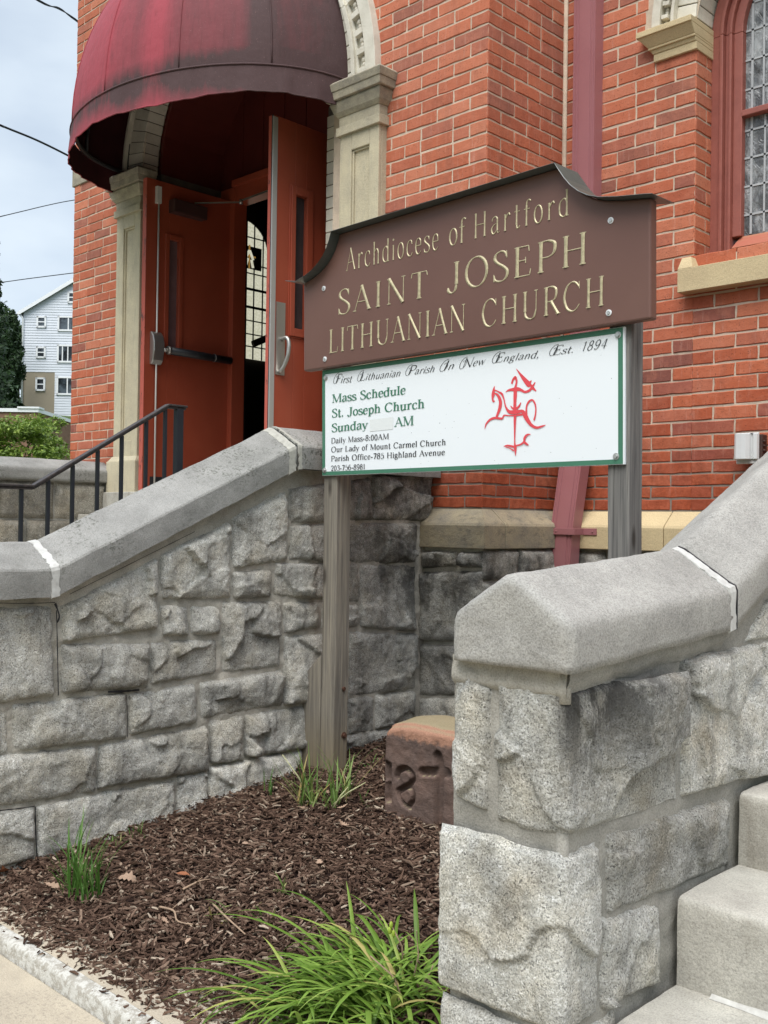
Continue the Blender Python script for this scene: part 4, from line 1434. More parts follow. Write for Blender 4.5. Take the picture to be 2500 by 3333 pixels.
# stained glass in the vestibule's left wall
bm = NB()
wy, ws_, wr = 5.62, 3.76, 0.30
pts = [(wy - wr, 2.82), (wy + wr, 2.82)] + [(wy + wr * cos(pi * k / 20), ws_ + wr * sin(pi * k / 20)) for k in range(21)]
bm.faces.new([bm.verts.new((-7.27, a, b)) for a, b in pts])
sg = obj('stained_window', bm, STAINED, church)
bm = NB()
def lead(y0, z0, y1, z1, w=0.010):
    bar(bm, (-7.262, y0, z0), (-7.262, y1, z1), w, 0.008, V((1, 0, 0)))
for yy in (wy - .18, wy - .02, wy + .13, wy + .23):
    zt = ws_ + sqrt(wr ** 2 - (yy - wy) ** 2)
    lead(yy, 2.82, yy, zt)
for k, z_ in enumerate((2.93, 3.04, 3.16, 3.28, 3.44, 3.58, 3.66, 3.90)):
    hw = wr if z_ < ws_ else sqrt(wr ** 2 - (z_ - ws_) ** 2)
    lead(wy - hw, z_, wy + hw, z_, 0.022 if k in (3, 4) else 0.010)
bar(bm, (-7.262, wy - .07, 3.72), (-7.262, wy + .21, 3.72), 0.20, 0.006, V((1, 0, 0)))
for k in range(20):
    a0, a1 = pi * k / 20, pi * (k + 1) / 20
    lead(wy + wr * cos(a0), ws_ + wr * sin(a0), wy + wr * cos(a1), ws_ + wr * sin(a1), 0.03)
obj('leading', bm, BLACK, sg)
bm = NB()
bar(bm, (-7.256, wy + .07, 3.62), (-7.256, wy + .07, 3.83), 0.016, 0.003, V((1, 0, 0)))
bar(bm, (-7.256, wy + .00, 3.73), (-7.256, wy + .14, 3.73), 0.014, 0.003, V((1, 0, 0)))
cr = obj('cross', bm, AMBER, sg)
bm = NB()
for a, b in (((.07, 3.78), (.03, 3.72)), ((.07, 3.78), (.11, 3.70)), ((.05, 3.71), (.03, 3.64)), ((.09, 3.70), (.11, 3.63))):
    bar(bm, (-7.252, wy + a[0], a[1]), (-7.252, wy + b[0], b[1]), 0.026, 0.003, V((1, 0, 0)))
obj('drape', bm, STAINED, sg)

# --- door leaves
def wall_strip(bm, x, y0, y1, z0, z1, out, mi=0):
    box(bm, min(x, x + out), max(x, x + out), y0, y1, z0, z1, mi)

# left leaf: inner face towards us
bm = NB()
ly0, ly1 = 4.02, 4.76
sl0, sl1 = 4.21, 4.295            # glazing slit
box(bm, LX - 0.045, LX, ly0, sl0, DZ0, DZ1)
box(bm, LX - 0.045, LX, sl1, ly1, DZ0, DZ1)
box(bm, LX - 0.045, LX, sl0, sl1, DZ0, 2.62)
box(bm, LX - 0.045, LX, sl0, sl1, 3.40, DZ1)
box(bm, LX - 0.046, LX + 0.001, ly0 - 0.003, ly0, DZ0, DZ1, 1)
ld = obj('door', bm, [DOOR, DEDGE], church, bevel=0.003)
bm = NB()
for a, b, c_, d in ((sl0 - .035, sl0, 2.585, 3.435), (sl1, sl1 + .035, 2.585, 3.435), (sl0, sl1, 2.585, 2.62), (sl0, sl1, 3.40, 3.435)):
    box(bm, LX, LX + 0.012, a, b, c_, d)
obj('glazing_trim', bm, DOOR, ld, bevel=0.004)
bm = NB()
box(bm, LX - 0.030, LX - 0.022, sl0, sl1, 2.62, 3.40)
obj('glazing', bm, paint('door_glass', (0.20, 0.12, 0.12), (0.16, 0.09, 0.09), 0.15, 0.5), ld)
p_rod = 4.105
bm = NB()
tube(bm, [(LX + 0.022, p_rod, DZ0 + .02), (LX + 0.022, p_rod, DZ1 - 0.16)], 0.0065, 8)
box(bm, LX, LX + 0.03, p_rod - .018, p_rod + .018, DZ1 - 0.17, DZ1 - 0.05)
obj('lock_rod', bm, WHITEROD, ld)
zb_ = 2.595
bm = NB()
prism_pts = [(zb_ - .115, 0), (zb_ - .115, .022), (zb_ - .085, .045), (zb_ - .02, .060), (zb_ + .04, .060), (zb_ + .09, .045), (zb_ + .118, .02), (zb_ + .118, 0)]
a = [bm.verts.new((LX + .001 + d, p_rod - .045, z_)) for z_, d in prism_pts]
b = [bm.verts.new((LX + .001 + d, p_rod + .042, z_)) for z_, d in prism_pts]
bm.faces.new(a); bm.faces.new(b[::-1])
for k in range(8):
    bm.faces.new((a[k], a[(k + 1) % 8], b[(k + 1) % 8], b[k]))
obj('lock_case', fixn(bm), STEEL, ld, bevel=0.006)
bm = NB()
tube(bm, [(LX + 0.045, p_rod + .04, zb_ - .005), (LX + 0.045, 4.185, zb_ - .005)], 0.016, 10)
tube(bm, [(LX + 0.047, 4.180, zb_ - .005), (LX + 0.047, 4.200, zb_ - .005)], 0.031, 12)
tube(bm, [(LX + 0.047, 4.585, zb_ - .01), (LX + 0.047, 4.590, zb_ - .01)], 0.0315, 12)
obj('push_bar_ferrule', bm, STEEL, ld)
bm = NB()
tube(bm, [(LX + 0.047, 4.198, zb_ - .005), (LX + 0.047, 4.74, zb_ - .012)], 0.029, 12)
obj('push_bar', bm, BLACK, ld)
bm = NB()
hexa(bm, [(LX, 4.20, 3.585), (LX + .075, 4.20, 3.585), (LX + .075, 4.49, 3.585), (LX, 4.49, 3.585), (LX, 4.20, 3.68), (LX + .075, 4.20, 3.68), (LX + .075, 4.49, 3.68), (LX, 4.49, 3.68)])
obj('closer', bm, paint('closer_brown', (0.07, 0.035, 0.032), (0.06, 0.03, 0.028), 0.4), ld, bevel=0.006)
bm = NB()
bar(bm, (LX + .04, 4.40, 3.695), (LX + .30, 4.62, 3.70), 0.022, 0.006)
tube(bm, [(LX + .30, 4.62, 3.685), (LX + .30, 4.62, 3.72)], 0.014, 8)
bar(bm, (LX + .30, 4.62, 3.712), (LX + .52, 4.76, 3.79), 0.02, 0.006)
obj('closer_arm', bm, STEEL, ld)
bm = NB()
box(bm, LX, LX + 0.004, ly0 + 0.06, ly1 - 0.02, DZ0 + .005, DZ0 + .10)
obj('kick_plate', bm, BLACK, ld)

# right leaf: outer face towards us
bm = NB()
ry0, ry1 = 3.905, 4.69
s0_, s1_ = 4.075, 4.165
box(bm, RX - 0.045, RX, ry0, s0_, DZ0, DZ1)
box(bm, RX - 0.045, RX, s1_, ry1, DZ0, DZ1)
box(bm, RX - 0.045, RX, s0_, s1_, DZ0, 2.55)
box(bm, RX - 0.045, RX, s0_, s1_, 3.36, DZ1)
rd = obj('door', bm, [DOOR, DEDGE], church, bevel=0.003)
bm = NB()
box(bm, RX - 0.047, RX - 0.012, ry0 - 0.004, ry0 - 0.0005, DZ0, DZ1)
obj('door_edge', bm, DEDGE, rd)
bm = NB()
box(bm, RX - 0.012, RX - 0.004, ry0 - 0.010, ry0 - 0.0005, DZ0, DZ1)
obj('weather_seal', bm, BLACK, rd)
bm = NB()
box(bm, RX - 0.0035, RX + 0.004, ry0 - 0.012, ry0 + 0.026, DZ0, DZ1 - .01)
obj('edge_strip', bm, ALU, rd, bevel=0.002)
bm = NB()
for a, b, c_, d in ((s0_ - .035, s0_, 2.50, 3.41), (s1_, s1_ + .05, 2.50, 3.41), (s0_, s1_, 2.50, 2.55), (s0_, s1_, 3.36, 3.41)):
    box(bm, RX, RX + 0.014, a, b, c_, d)
for a, b, c_, d in ((s0_ - .045, s0_ - .035, 2.49, 3.42), (s1_ + .05, s1_ + .06, 2.49, 3.42), (s0_ - .035, s1_ + .05, 2.49, 2.50), (s0_ - .035, s1_ + .05, 3.41, 3.42)):
    box(bm, RX, RX + 0.006, a, b, c_, d)
obj('glazing_trim', bm, DOOR, rd, bevel=0.004)
bm = NB()
box(bm, RX - 0.030, RX - 0.020, s0_, s1_, 2.55, 3.36)
obj('glazing', bm, paint('dark_door_glass', (0.06, 0.05, 0.05), (0.04, 0.035, 0.035), 0.12, 0.5), rd)
bm = NB()
hy = 3.972
box(bm, RX, RX + 0.007, hy - .034, hy + .034, 2.255, 2.69)
hp = [V((RX + .006, hy + .012, 2.47)), V((RX + .045, hy + .016, 2.475)), V((RX + .062, hy + .018, 2.44)), V((RX + .060, hy + .014, 2.37)), V((RX + .042, hy + .006, 2.315)), V((RX + .022, hy - .004, 2.28)), V((RX + .008, hy - .004, 2.272))]
tube(bm, [V(q) for q in catmull(hp, 5)], 0.0125, 8)
obj('handle', bm, STEEL, rd)

# ================================================================== AWNING
aw = thing('awning', (-5.53, YT, 3.93), 'domed dark red fabric awning streaked black with dirt over the church doors', 'awning')
AX, AA, AB, AH, AZ = -5.53, 1.195, 0.875, 1.24, 3.93
NR = 6                            # gores
def dome(ph, th, k=1.0):
    g_ = (ph / pi * NR) % 1.0
    flat = 1 - 0.020 * sin(pi * g_) * (0.4 + 0.6 * cos(th))
    e = 0.92
    c_, s_ = abs(cos(th)) ** e, abs(sin(th)) ** 0.98
    return V((AX + AA * k * flat * cos(ph) * c_, YT - 0.012 - AB * k * flat * sin(ph) * c_, AZ + AH * k * s_))
bm = NB()
NU, NV = NR * 10, 26
grid(bm, lambda i, j: dome(pi * i / NU, (pi / 2 - 0.01) * j / NV), NU, NV)
grid(bm, lambda i, j: dome(pi * i / NU, (pi / 2 - 0.01) * j / NV, 0.992), NU, NV, 1)
for k in range(1, NR):            # raised seams
    tube(bm, [dome(pi * k / NR, (pi / 2 - .02) * j / 20, 1.001) for j in range(21)], 0.005, 6)
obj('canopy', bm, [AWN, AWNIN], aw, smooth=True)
bm = NB()
def val(i, j, k=1.0):
    ph = pi * i / 72
    t = j / 6
    w = 0.006 * sin(ph * 31) * t + 0.004 * sin(ph * 57 + 1) * t
    dz = 0.172 + 0.012 * sin(ph * 6 + 1) - 0.02 * (abs(cos(ph)) ** 6)
    kk = (1.004 + 0.012 * t + w) * k
    return V((AX + AA * kk * cos(ph), YT - 0.012 - AB * kk * sin(ph), AZ + 0.006 - dz * t))
grid(bm, lambda i, j: val(i, j), 72, 6)
grid(bm, lambda i, j: val(i, j, 0.996), 72, 6, 1)
tube(bm, [val(i, 6, 0.998) for i in range(73)], 0.004, 6)
tube(bm, [val(i, 0, 1.001) for i in range(73)], 0.0065, 6)
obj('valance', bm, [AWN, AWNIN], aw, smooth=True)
bm = NB()
tube(bm, [(AX + AA * .965 * cos(pi * i / 48), YT - .02 - AB * .965 * sin(pi * i / 48), AZ) for i in range(49)], 0.014, 8)
for k in range(NR + 1):
    tube(bm, [dome(pi * k / NR, (pi / 2 - .05) * j / 14, 0.968) for j in range(15)], 0.011, 6)
obj('frame', bm, BLACK, aw)

# ================================================================== DOWNSPOUT, OUTLET
dp = thing('downspout', (-3.13, YR - .07, 1.2), 'ribbed dull red metal downspout running down the brick corner', 'downspout')
bm = NB()
dpath = [(-3.130, 0.040, 9.0), (-3.130, 0.040, 2.15), (-3.134, 0.044, 2.05), (-3.172, 0.128, 1.40), (-3.176, 0.136, 1.33), (-3.186, 0.137, 1.14), (-3.20, 0.137, 0.4)]
hw, hd = 0.070, 0.040
cs = []
for k in range(7):
    for dx, dd in ((0.0, 0), (0.30, 0), (0.42, -.005), (0.88, -.005)):
        f_ = -1 + 2 * (k + dx) / 7
        if abs(f_) < 0.45 and dd:
            dd = 0
        cs.append((f_ * hw, hd + dd))
cs.append((hw, hd))
cs += [(hw, -hd), (-hw, -hd)]
rows = [[bm.verts.new((x + a, YR - d - b, z_)) for a, b in cs] for x, d, z_ in dpath]
for r0, r1 in zip(rows, rows[1:]):
    for k in range(len(cs)):
        bm.faces.new((r0[k], r0[(k + 1) % len(cs)], r1[(k + 1) % len(cs)], r1[k]))
obj('pipe', fixn(bm), DOWN, dp)
bm = NB()
box(bm, -3.252, -3.085, YR - .186, YR - .178, 1.330, 1.366)
hexa(bm, [(-3.086, YR - .186, 1.330), (-3.086, YR - .094, 1.330), (-3.09, YR - .094, 1.330), (-3.09, YR - .186, 1.330), (-3.086, YR - .186, 1.366), (-3.086, YR - .094, 1.366), (-3.09, YR - .094, 1.366), (-3.09, YR - .186, 1.366)])
box(bm, -3.09, -3.005, YR - .098, YR - .093, 1.330, 1.366)
for xx, yy in ((-3.20, YR - .187), (-3.03, YR - .099)):
    tube(bm, [(xx, yy + .001, 1.348), (xx, yy - .003, 1.348)], 0.005, 8)
obj('strap', bm, DOWN, dp, bevel=0.002)

ob_ = thing('outlet_box', (-2.19, YR, 1.76), 'grey plastic weatherproof outlet cover on the brick wall', 'outlet box')
bm = NB()
box(bm, -2.226, -2.126, YR - .055, YR - .002, 1.695, 1.825)
for k in range(5):
    box(bm, -2.125, -2.118, YR - .05, YR - .02, 1.70 + .022 * k, 1.71 + .022 * k)
obj('back_box', bm, OUTB, ob_, bevel=0.003)
bm = NB()
box(bm, -2.248, -2.138, YR - .070, YR - .058, 1.686, 1.834)
hexa(bm, [(-2.246, YR - .070, 1.702), (-2.172, YR - .070, 1.702), (-2.140, YR - .070, 1.702), (-2.246, YR - .0695, 1.702),
          (-2.246, YR - .070, 1.832), (-2.172, YR - .070, 1.832), (-2.140, YR - .070, 1.832), (-2.246, YR - .0695, 1.832)]) if False else None
cov = [(-2.246, 0.0), (-2.243, 0.032), (-2.232, 0.040), (-2.205, 0.040), (-2.185, 0.036), (-2.172, 0.022), (-2.168, 0.004), (-2.158, 0.012), (-2.142, 0.010), (-2.139, 0.0)]
a = [bm.verts.new((x, YR - .070 - d, 1.706)) for x, d in cov]
b = [bm.verts.new((x, YR - .070 - d * (0.95), 1.830)) for x, d in cov]
for k in range(len(cov) - 1):
    bm.faces.new((a[k], a[k + 1], b[k + 1], b[k]))
bm.faces.new(a[::-1]); bm.faces.new(b)
obj('cover', bm, OUTLET, ob_, bevel=0.003)

# ================================================================== STONE WALLS
def wrap_stone(bm, x_left, xc, yF, y_right, zt, zb, res, proud=0.02, rough=1.0, extra=None, mi=0, rc=0.014):
    """corner block: runs along the front (y = yF) to the corner x = xc, then back along x = xc"""
    lf = xc - x_left
    w = lf + (y_right - yF)
    h = zt - zb
    nu, nv = int(w / res), int(h / res)
    off = V((uni(-40, 40), uni(-40, 40), uni(-40, 40)))

    def P(i, j):
        s, t = w * i / nu, j / nv
        dz = zt - h * t
        a = smooth((s - lf + rc) / (2 * rc))
        nrm = V((a, -(1 - a), 0)).normalized()
        p = V((x_left + min(s, lf), yF + max(0, s - lf), dz))
        rnd = rc * 0.35 * (1 - min(1, abs(s - lf) / rc))
        p -= V((1, -1, 0)) * (rnd * 0.7)
        ex, ey = min(s, w - s), min(t, 1 - t) * h
        e = max(0.0, 0.014 - hypot(0.014 - ex, 0.014 - ey)) if ex < 0.014 and ey < 0.014 else min(ex, ey)
        nq = p + off
        e2 = e + 0.004 * noise.noise(nq * 30)
        r = smooth(e2 / 0.013) * 0.72 + 0.28 * smooth(e2 / 0.06)
        vd, vp = noise.voronoi(nq * 4.6 + noise.noise_vector(nq * 9) * 0.16)
        tilt = noise.noise_vector(vp[0] * 5.31)
        fac = (nq * 4.6 - vp[0]).dot(tilt) * 0.042 + noise.noise(vp[0] * 3.7) * 0.012
        fr = noise.fractal(nq * 13, 0.7, 2.1, 6) * 0.0050 + noise.fractal(nq * 34, 0.6, 2.0, 3) * 0.0028 + noise.noise(nq * 3.2) * 0.010
        cc = 0.5 + 0.5 * min(1, abs(s - lf) / 0.03)
        d = -0.012 + r * (0.012 + proud + rough * cc * (fac + fr))
        d = max(d, 0.004 * r - 0.012 * (1 - r))
        if extra:
            d = extra(p, d)
        jv = noise.noise_vector(nq * 16) * ((1 - smooth(e / 0.02)) * 0.006)
        return p + jv + nrm * d
    grid(bm, P, nu, nv, mi)


# ---- left retaining wall beside the planter
LW = -3.645
lw = thing('stone_wall', (-3.8, 2.7, 0), 'grey rock-faced granite wall with sloping coping behind the mulch bed, below the railing', 'stone wall')
ya0, za0 = 1.45, OX(60, 1231, -3.58).z
k1, k2 = OX(122, 1219, -3.58), OX(645, 963, -3.58)
def lz(y):                        # height of the front arris of the coping
    if y <= k1.y:
        return za0
    if y >= k2.y:
        return za0 + (k2.z - za0)
    return za0 + (k2.z - za0) * (y - k1.y) / (k2.y - k1.y)
bm = NB()
def L4(*p):
    mx_, my_ = sum(q[0] for q in p) / 4, sum(q[1] for q in p) / 4
    p = [(x + (3.2 if x > mx_ else -3.2), y + (3.6 if y > my_ else -3.6)) for x, y in p]
    stone(bm, [OX(x, y, LW) for x, y in p], (1, 0, 0), 0.0085, 0.020)
for q in (
    ((-40, 1313), (110, 1313), (115, 1500), (-40, 1521)),
    ((137, 1314), (337, 1207), (338, 1357), (137, 1383)),
    ((348, 1203), (493, 1130), (495, 1290), (350, 1292)),
    ((505, 1120), (617, 1062), (618, 1208), (506, 1226)),
    ((506, 1238), (585, 1233), (584, 1288), (506, 1291)),
    ((627, 1058), (798, 1034), (800, 1121), (627, 1128)),
    ((806, 1030), (930, 1022), (922, 1124), (806, 1120)),
    ((628, 1137), (748, 1132), (748, 1212), (628, 1207)),
    ((755, 1131), (897, 1132), (897, 1215), (755, 1212)),
    ((597, 1219), (773, 1221), (775, 1299), (597, 1285)),
    ((782, 1222), (897, 1222), (895, 1362), (780, 1354)),
    ((350, 1312), (406, 1312), (405, 1371), (352, 1371)),
    ((416, 1313), (471, 1312), (471, 1366), (416, 1369)),
    ((481, 1303), (604, 1301), (602, 1438), (483, 1452)),
    ((616, 1304), (686, 1303), (686, 1352), (617, 1368)),
    ((697, 1308), (773, 1309), (773, 1354), (697, 1355)),
    ((137, 1395), (320, 1391), (316, 1483), (135, 1495)),
    ((330, 1391), (466, 1383), (468, 1452), (327, 1477)),
    ((616, 1378), (747, 1365), (747, 1500), (616, 1522)),
    ((756, 1368), (896, 1370), (895, 1485), (755, 1502)),
    ((28, 1524), (271, 1498), (271, 1592), (29, 1623)),
    ((-40, 1534), (17, 1533), (17, 1626), (-40, 1630)),
    ((280, 1500), (421, 1478), (423, 1558), (280, 1588)),
    ((437, 1478), (608, 1450), (608, 1520), (437, 1552)),
    ((756, 1512), (806, 1506), (806, 1578), (756, 1583)),
    ((814, 1505), (893, 1494), (893, 1560), (814, 1572)),
    ((455, 1560), (523, 1549), (523, 1641), (455, 1648)),
    ((531, 1548), (746, 1512), (746, 1600), (531, 1634)),
    ((214, 1612), (446, 1570), (446, 1662), (212, 1702)),
    ((-40, 1641), (206, 1612), (205, 1707), (-40, 1747)),
    ((-40, 1760), (73, 1746), (75, 1850), (-40, 1890)),
    ((81, 1742), (375, 1686), (375, 1790), (81, 1870)),
    ((383, 1680), (446, 1669), (446, 1770), (383, 1790)),
    ((453, 1660), (650, 1620), (650, 1720), (453, 1760)),
    ((658, 1610), (890, 1566), (890, 1680), (658, 1720)),
):
    L4(*q)
def lw_p(i, j):
    y = 1.40 + 2.72 * i / 260
    zt = lz(y) - 0.095
    z_ = zt * j / 130
    q = V((LW - 0.006, y, z_))
    return q + V((noise.fractal(q * 20, 0.8, 2, 4) * 0.008 + noise.fractal(q * 60, 0.7, 2, 3) * 0.003 + noise.noise(q * 4) * 0.005, 0, 0))
grid(bm, lw_p, 260, 130, 1)
CR = NB()
for pts_, w0 in ((((121, 1318), (123, 1400), (125, 1502)), .006), (((232, 1494), (262, 1493), (300, 1490)), .011), (((75, 1742), (76, 1790), (79, 1856)), .007),
                 (((-20, 1752), (30, 1747), (74, 1741)), .005), (((272, 1500), (274, 1540), (274, 1592)), .004), (((-20, 1302), (60, 1303), (118, 1301)), .004),
                 (((150, 1283), (260, 1228), (420, 1148)), .0035), (((118, 1303), (127, 1330), (122, 1345)), .010)):
    pp = [OX(x, y, LW + .006) for x, y in pts_]
    pp = [V(q) for q in catmull([tuple(q) for q in pp], 8)]
    ribbon(CR, [(q.y, q.z) for q in pp], [w0 * (.55 + .8 * abs(noise.noise(q * 31))) for q in pp], lambda u, v_, d: V((LW + .010 + d, u, v_)), 0.0, 0)
obj('open_joint', CR, BLACK, lw)
# end and back of the wall
ashlar(bm, -4.0, -3.64, 0.0, 1.05, lambda u, z_: V((u, 1.42, z_)), (0, -1, 0), (0.3, 0.26, 0.24), 0.03, 0.02)
quad(bm, (-4.0, 1.43, 0), (-3.655, 1.43, 0), (-3.655, 1.43, 1.06), (-4.0, 1.43, 1.06), 1)
for k in range(12):
    y0, y1 = 1.43 + 2.6 * k / 12, 1.43 + 2.6 * (k + 1) / 12
    quad(bm, (-4.0, y1, 0), (-4.0, y0, 0), (-4.0, y0, lz(y0) - .1), (-4.0, y1, lz(y1) - .1), 1)
obj('stones', bm, [GRAN_D, JOINT], lw, smooth=True)
CPROF = [(-0.42, -0.105), (0.0, -0.105), (0.002, -0.055), (0.001, -0.006), (-0.003, 0.002), (-0.012, 0.008), (-0.165, 0.092), (-0.19, 0.098), (-0.215, 0.092), (-0.40, 0.0)]
bm = NB()
coping(bm, [(-3.58 + a, b) for a, b in CPROF], yrange(1.38, k1.y - .004, 0.022), lz)
coping(bm, [(-3.58 + a, b) for a, b in CPROF], yrange(k1.y + .006, k2.y - .012, 0.022), lz)
coping(bm, [(-3.58 + a, b) for a, b in CPROF], yrange(k2.y + .012, YT - 0.01, 0.022), lz)
cp = obj('coping', fixn(bm), COPING, lw, smooth=True, sharp=17)
def strip(bm, xa, ya, yb_, lzf, prof, up_):
    pts = densify(prof, 0.012, False)
    for k in range(len(pts) - 1):
        a, b = pts[k], pts[k + 1]
        rows = []
        for y in (ya, yb_):
            for p in (a, b):
                q = V((xa + p[0], y, lzf(y) + p[1]))
                rows.append(q)
        jit = [uni(-.0035, .0035) for _ in range(2)]
        rows[0].y += up_[k % len(up_)]; rows[1].y += up_[(k + 1) % len(up_)]
        rows[2].y += up_[(k * 3) % len(up_)]; rows[3].y += up_[(k * 3 + 3) % len(up_)]
        bm.faces.new([bm.verts.new(rows[i]) for i in (0, 1, 3, 2)])
        dn = V((-.006, 0, -.006))
        bm.faces.new([bm.verts.new(q) for q in (rows[0], rows[1], rows[1] + dn, rows[0] + dn)])
        bm.faces.new([bm.verts.new(q) for q in (rows[2], rows[3], rows[3] + dn, rows[2] + dn)])
jl = [uni(-.005, .005) for _ in range(17)]
SPROF = [(0.003, -0.107), (0.003, -0.008), (-0.0015, 0.005), (-0.011, 0.011), (-0.163, 0.095), (-0.19, 0.101), (-0.215, 0.095)]
bm = NB()
strip(bm, -3.58, k1.y - .018, k1.y + .014, lambda y: lz(y), SPROF, jl)
obj('joint_sealant', fixn(bm), SEAL, cp)
bm = NB()
strip(bm, -3.58, k2.y - .055, k2.y - .016, lambda y: lz(y), SPROF, jl)
strip(bm, -3.58, k2.y + .002, k2.y + .022, lambda y: lz(y), SPROF, jl[::-1])
obj('joint_sealant', fixn(bm), paint('grey_sealant', (0.46, 0.45, 0.40), (0.34, 0.33, 0.29), 0.8, 0.2, 60, .004), cp)

# ---- right retaining wall with the pier in front
rw = thing('stone_wall', (-1.35, 2.6, 0), 'pale granite pier and wall with a thick sloping coping beside the right-hand steps', 'stone wall')
def f9(x, y):
    return ((1400 + x / 1.397) / S_, (1750 + y / 1.397) / S_)
YP, XP = 1.768, -1.198
XPL = -1.50
KR = 2.445
def rz(y):                        # arris height
    if y <= KR:
        return 1.182 + 0.045 * (y - 1.735) / 0.7
    return 1.227 + 0.46 * (y - KR)
bm = NB()
zA = OY(*f9(600, 690), YP).z
zB = OY(*f9(610, 1375), YP).z
zC = OY(*f9(590, 1440), YP).z
yR1 = OX(*f9(1122, 900), XP).y
yR3 = OX(*f9(765, 1700), XP).y
xN = OY(*f9(292, 1000), YP).x
xNl = OY(*f9(272, 1000), YP).x
e1, e2, e3 = OX(*f9(1128, 872), XP), OX(*f9(870, 1062), XP), OX(*f9(800, 1300), XP)
def broken(p, d):
    if p.x < XP - 0.004:
        return d
    y, z_ = p.y, p.z
    if y > e2.y:
        zl = e2.z + (e1.z - e2.z) * (y - e2.y) / (e1.y - e2.y)
    else:
        zl = e3.z + (e2.z - e3.z) * (y - e3.y) / max(1e-4, e2.y - e3.y)
    if y < e3.y - .02:
        return d
    zl += 0.012 * noise.noise(p * 20)
    t = smooth((zl - z_) / 0.020)
    return d + t * (-0.002 - d * 0.85) * smooth((y - e3.y + .02) / .03) + (1 - t) * 0.040 * smooth((z_ - zl + .12) / .1) * smooth((y - e3.y) / .1)
wrap_stone(bm, xN, XP, YP, yR1, zA, zB, 0.0055, 0.012, 1.0, broken)
stone(bm, [(XPL, YP, zA + .03), (xNl, YP, zA - .02), (xNl, YP, zB + .01), (XPL, YP, zB + .03)], (0, -1, 0), 0.0055, 0.012, 0.9)
wrap_stone(bm, XPL - .025, XP, YP - .012, yR3, zC, zC - 0.365, 0.0055, 0.014, 0.5)
wrap_stone(bm, XPL - .02, XP, YP - .008, yR3 + .08, zC - 0.378, 0.06, 0.008, 0.018, 0.8)
def R4(*p, **k):
    mx_, my_ = sum(q[0] for q in p) / 4, sum(q[1] for q in p) / 4
    p = [(x + (9 if x > mx_ else -9), y + (9 if y > my_ else -9)) for x, y in p]
    stone(bm, [OX(*f9(*q), XP) for q in p], (1, 0, 0), 0.0065, 0.012, **k)
R4((1160, 560), (1700, 440), (1700, 1030), (1158, 1172))
R4((822, 1362), (1347, 1188), (1357, 1488), (822, 1722))
R4((800, 1742), (1032, 1662), (1032, 2022), (792, 2146))
R4((1445, 470), (1545, 290), (1700, 190), (1700, 420))
# the rest of the wall, up to the nave
ashlar(bm, OX(*f9(1720, 700), XP).y, 4.70, 0.35, 2.2, lambda u, z_: V((XP, u, z_)), (1, 0, 0), (0.3, 0.24, 0.33), 0.022, 0.018, top=lambda u: rz(u) - .13)
ashlar(bm, 1.80, 4.70, 0.0, 2.2, lambda u, z_: V((XPL, u, z_)), (-1, 0, 0), (0.3, 0.24, 0.33), 0.022, 0.018, top=lambda u: rz(u) - .13)
def rw_side(X, sg):
    def P(i, j):
        y = YP + .008 + 2.93 * i / 130
        zt = rz(y) - 0.10
        q = V((X, y, zt * j / 60))
        return q + V((sg * (-0.008 + noise.fractal(q * 20, 0.8, 2, 4) * 0.006 + noise.noise(q * 4) * 0.004), 0, 0))
    return P
grid(bm, rw_side(XP, 1), 130, 60, 1)
grid(bm, rw_side(XPL, -1), 60, 20, 1)
def rw_front(i, j):
    x = XPL + (XP - .008 - XPL) * i / 24
    q = V((x, YP, 1.09 * j / 60))
    return q + V((0, 0.008 - noise.fractal(q * 20, 0.8, 2, 4) * 0.006, 0))
grid(bm, rw_front, 24, 60, 1)
tube(bm, [(XP - .014, YP + .014, 0.0), (XP - .014, YP + .014, 1.09)], .0135, 10, mi=1)
tube(bm, [(XP - .008, YP + .008, zA - .03), (XP - .008, YP + .008, 1.09)], .0125, 10, mi=2)
def parge(i, j):                  # tan mortar smeared under the cap
    x = XPL + .004 + (XP - .001 - XPL) * i / 40
    z_ = zA - .035 + (1.09 - zA + .035) * j / 12
    q = V((x, YP, z_))
    zz_ = z_ + 0.010 * noise.noise(V((x * 18, 3, 0))) * (j < 3)
    return V((x, YP + 0.022 * (1 - smooth(j / 4)) - 0.005 - noise.fractal(q * 22, .8, 2, 4) * .004 - .006 * noise.noise(q * 12), zz_))
grid(bm, parge, 40, 12, 2)
def parge2(i, j):
    y = YP - .004 + 2.9 * i / 150
    zt = rz(y) - 0.10
    z_ = zt - (0.05 + 0.012 * noise.noise(V((y * 9, 1, 0)))) * (1 - j / 6)
    q = V((XP, y, z_))
    return V((XP - 0.012 * (1 - smooth(j / 3)) + 0.008 - noise.fractal(q * 22, .8, 2, 4) * .004, y, z_))
grid(bm, parge2, 150, 6, 1)
obj('stones', bm, [GRAN_L, JOINT_L, concrete('tan_mortar', (0.44, 0.415, 0.36), (0.30, 0.285, 0.25), 0.5)], rw, smooth=True)
RPROF = [(-0.315, -0.10), (0.0, -0.10), (0.002, -0.05), (0.0, -0.012), (-0.006, 0.001), (-0.018, 0.010), (-0.140, 0.090), (-0.157, 0.095), (-0.174, 0.090), (-0.296, 0.012), (-0.308, 0.002), (-0.314, -0.012)]
def hip(x, y, z_):                # worn, rounded arris of the gable end
    t = 1 - smooth((y - 1.735) / 0.022)
    cx_, cz_ = -1.322, 1.17
    return z_ + (cz_ - z_) * 0.10 * t * t * (z_ > 1.10), x + (cx_ - x) * 0.07 * t * t
bm = NB()
coping(bm, [(-1.165 + a, b) for a, b in RPROF], [1.735 + 0.0045 * k for k in range(6)] + yrange(1.772, KR - .008, 0.02), rz, hip, amp=0.0035)
coping(bm, [(-1.165 + a, b) for a, b in RPROF], yrange(KR + .011, 4.72, 0.025), rz)
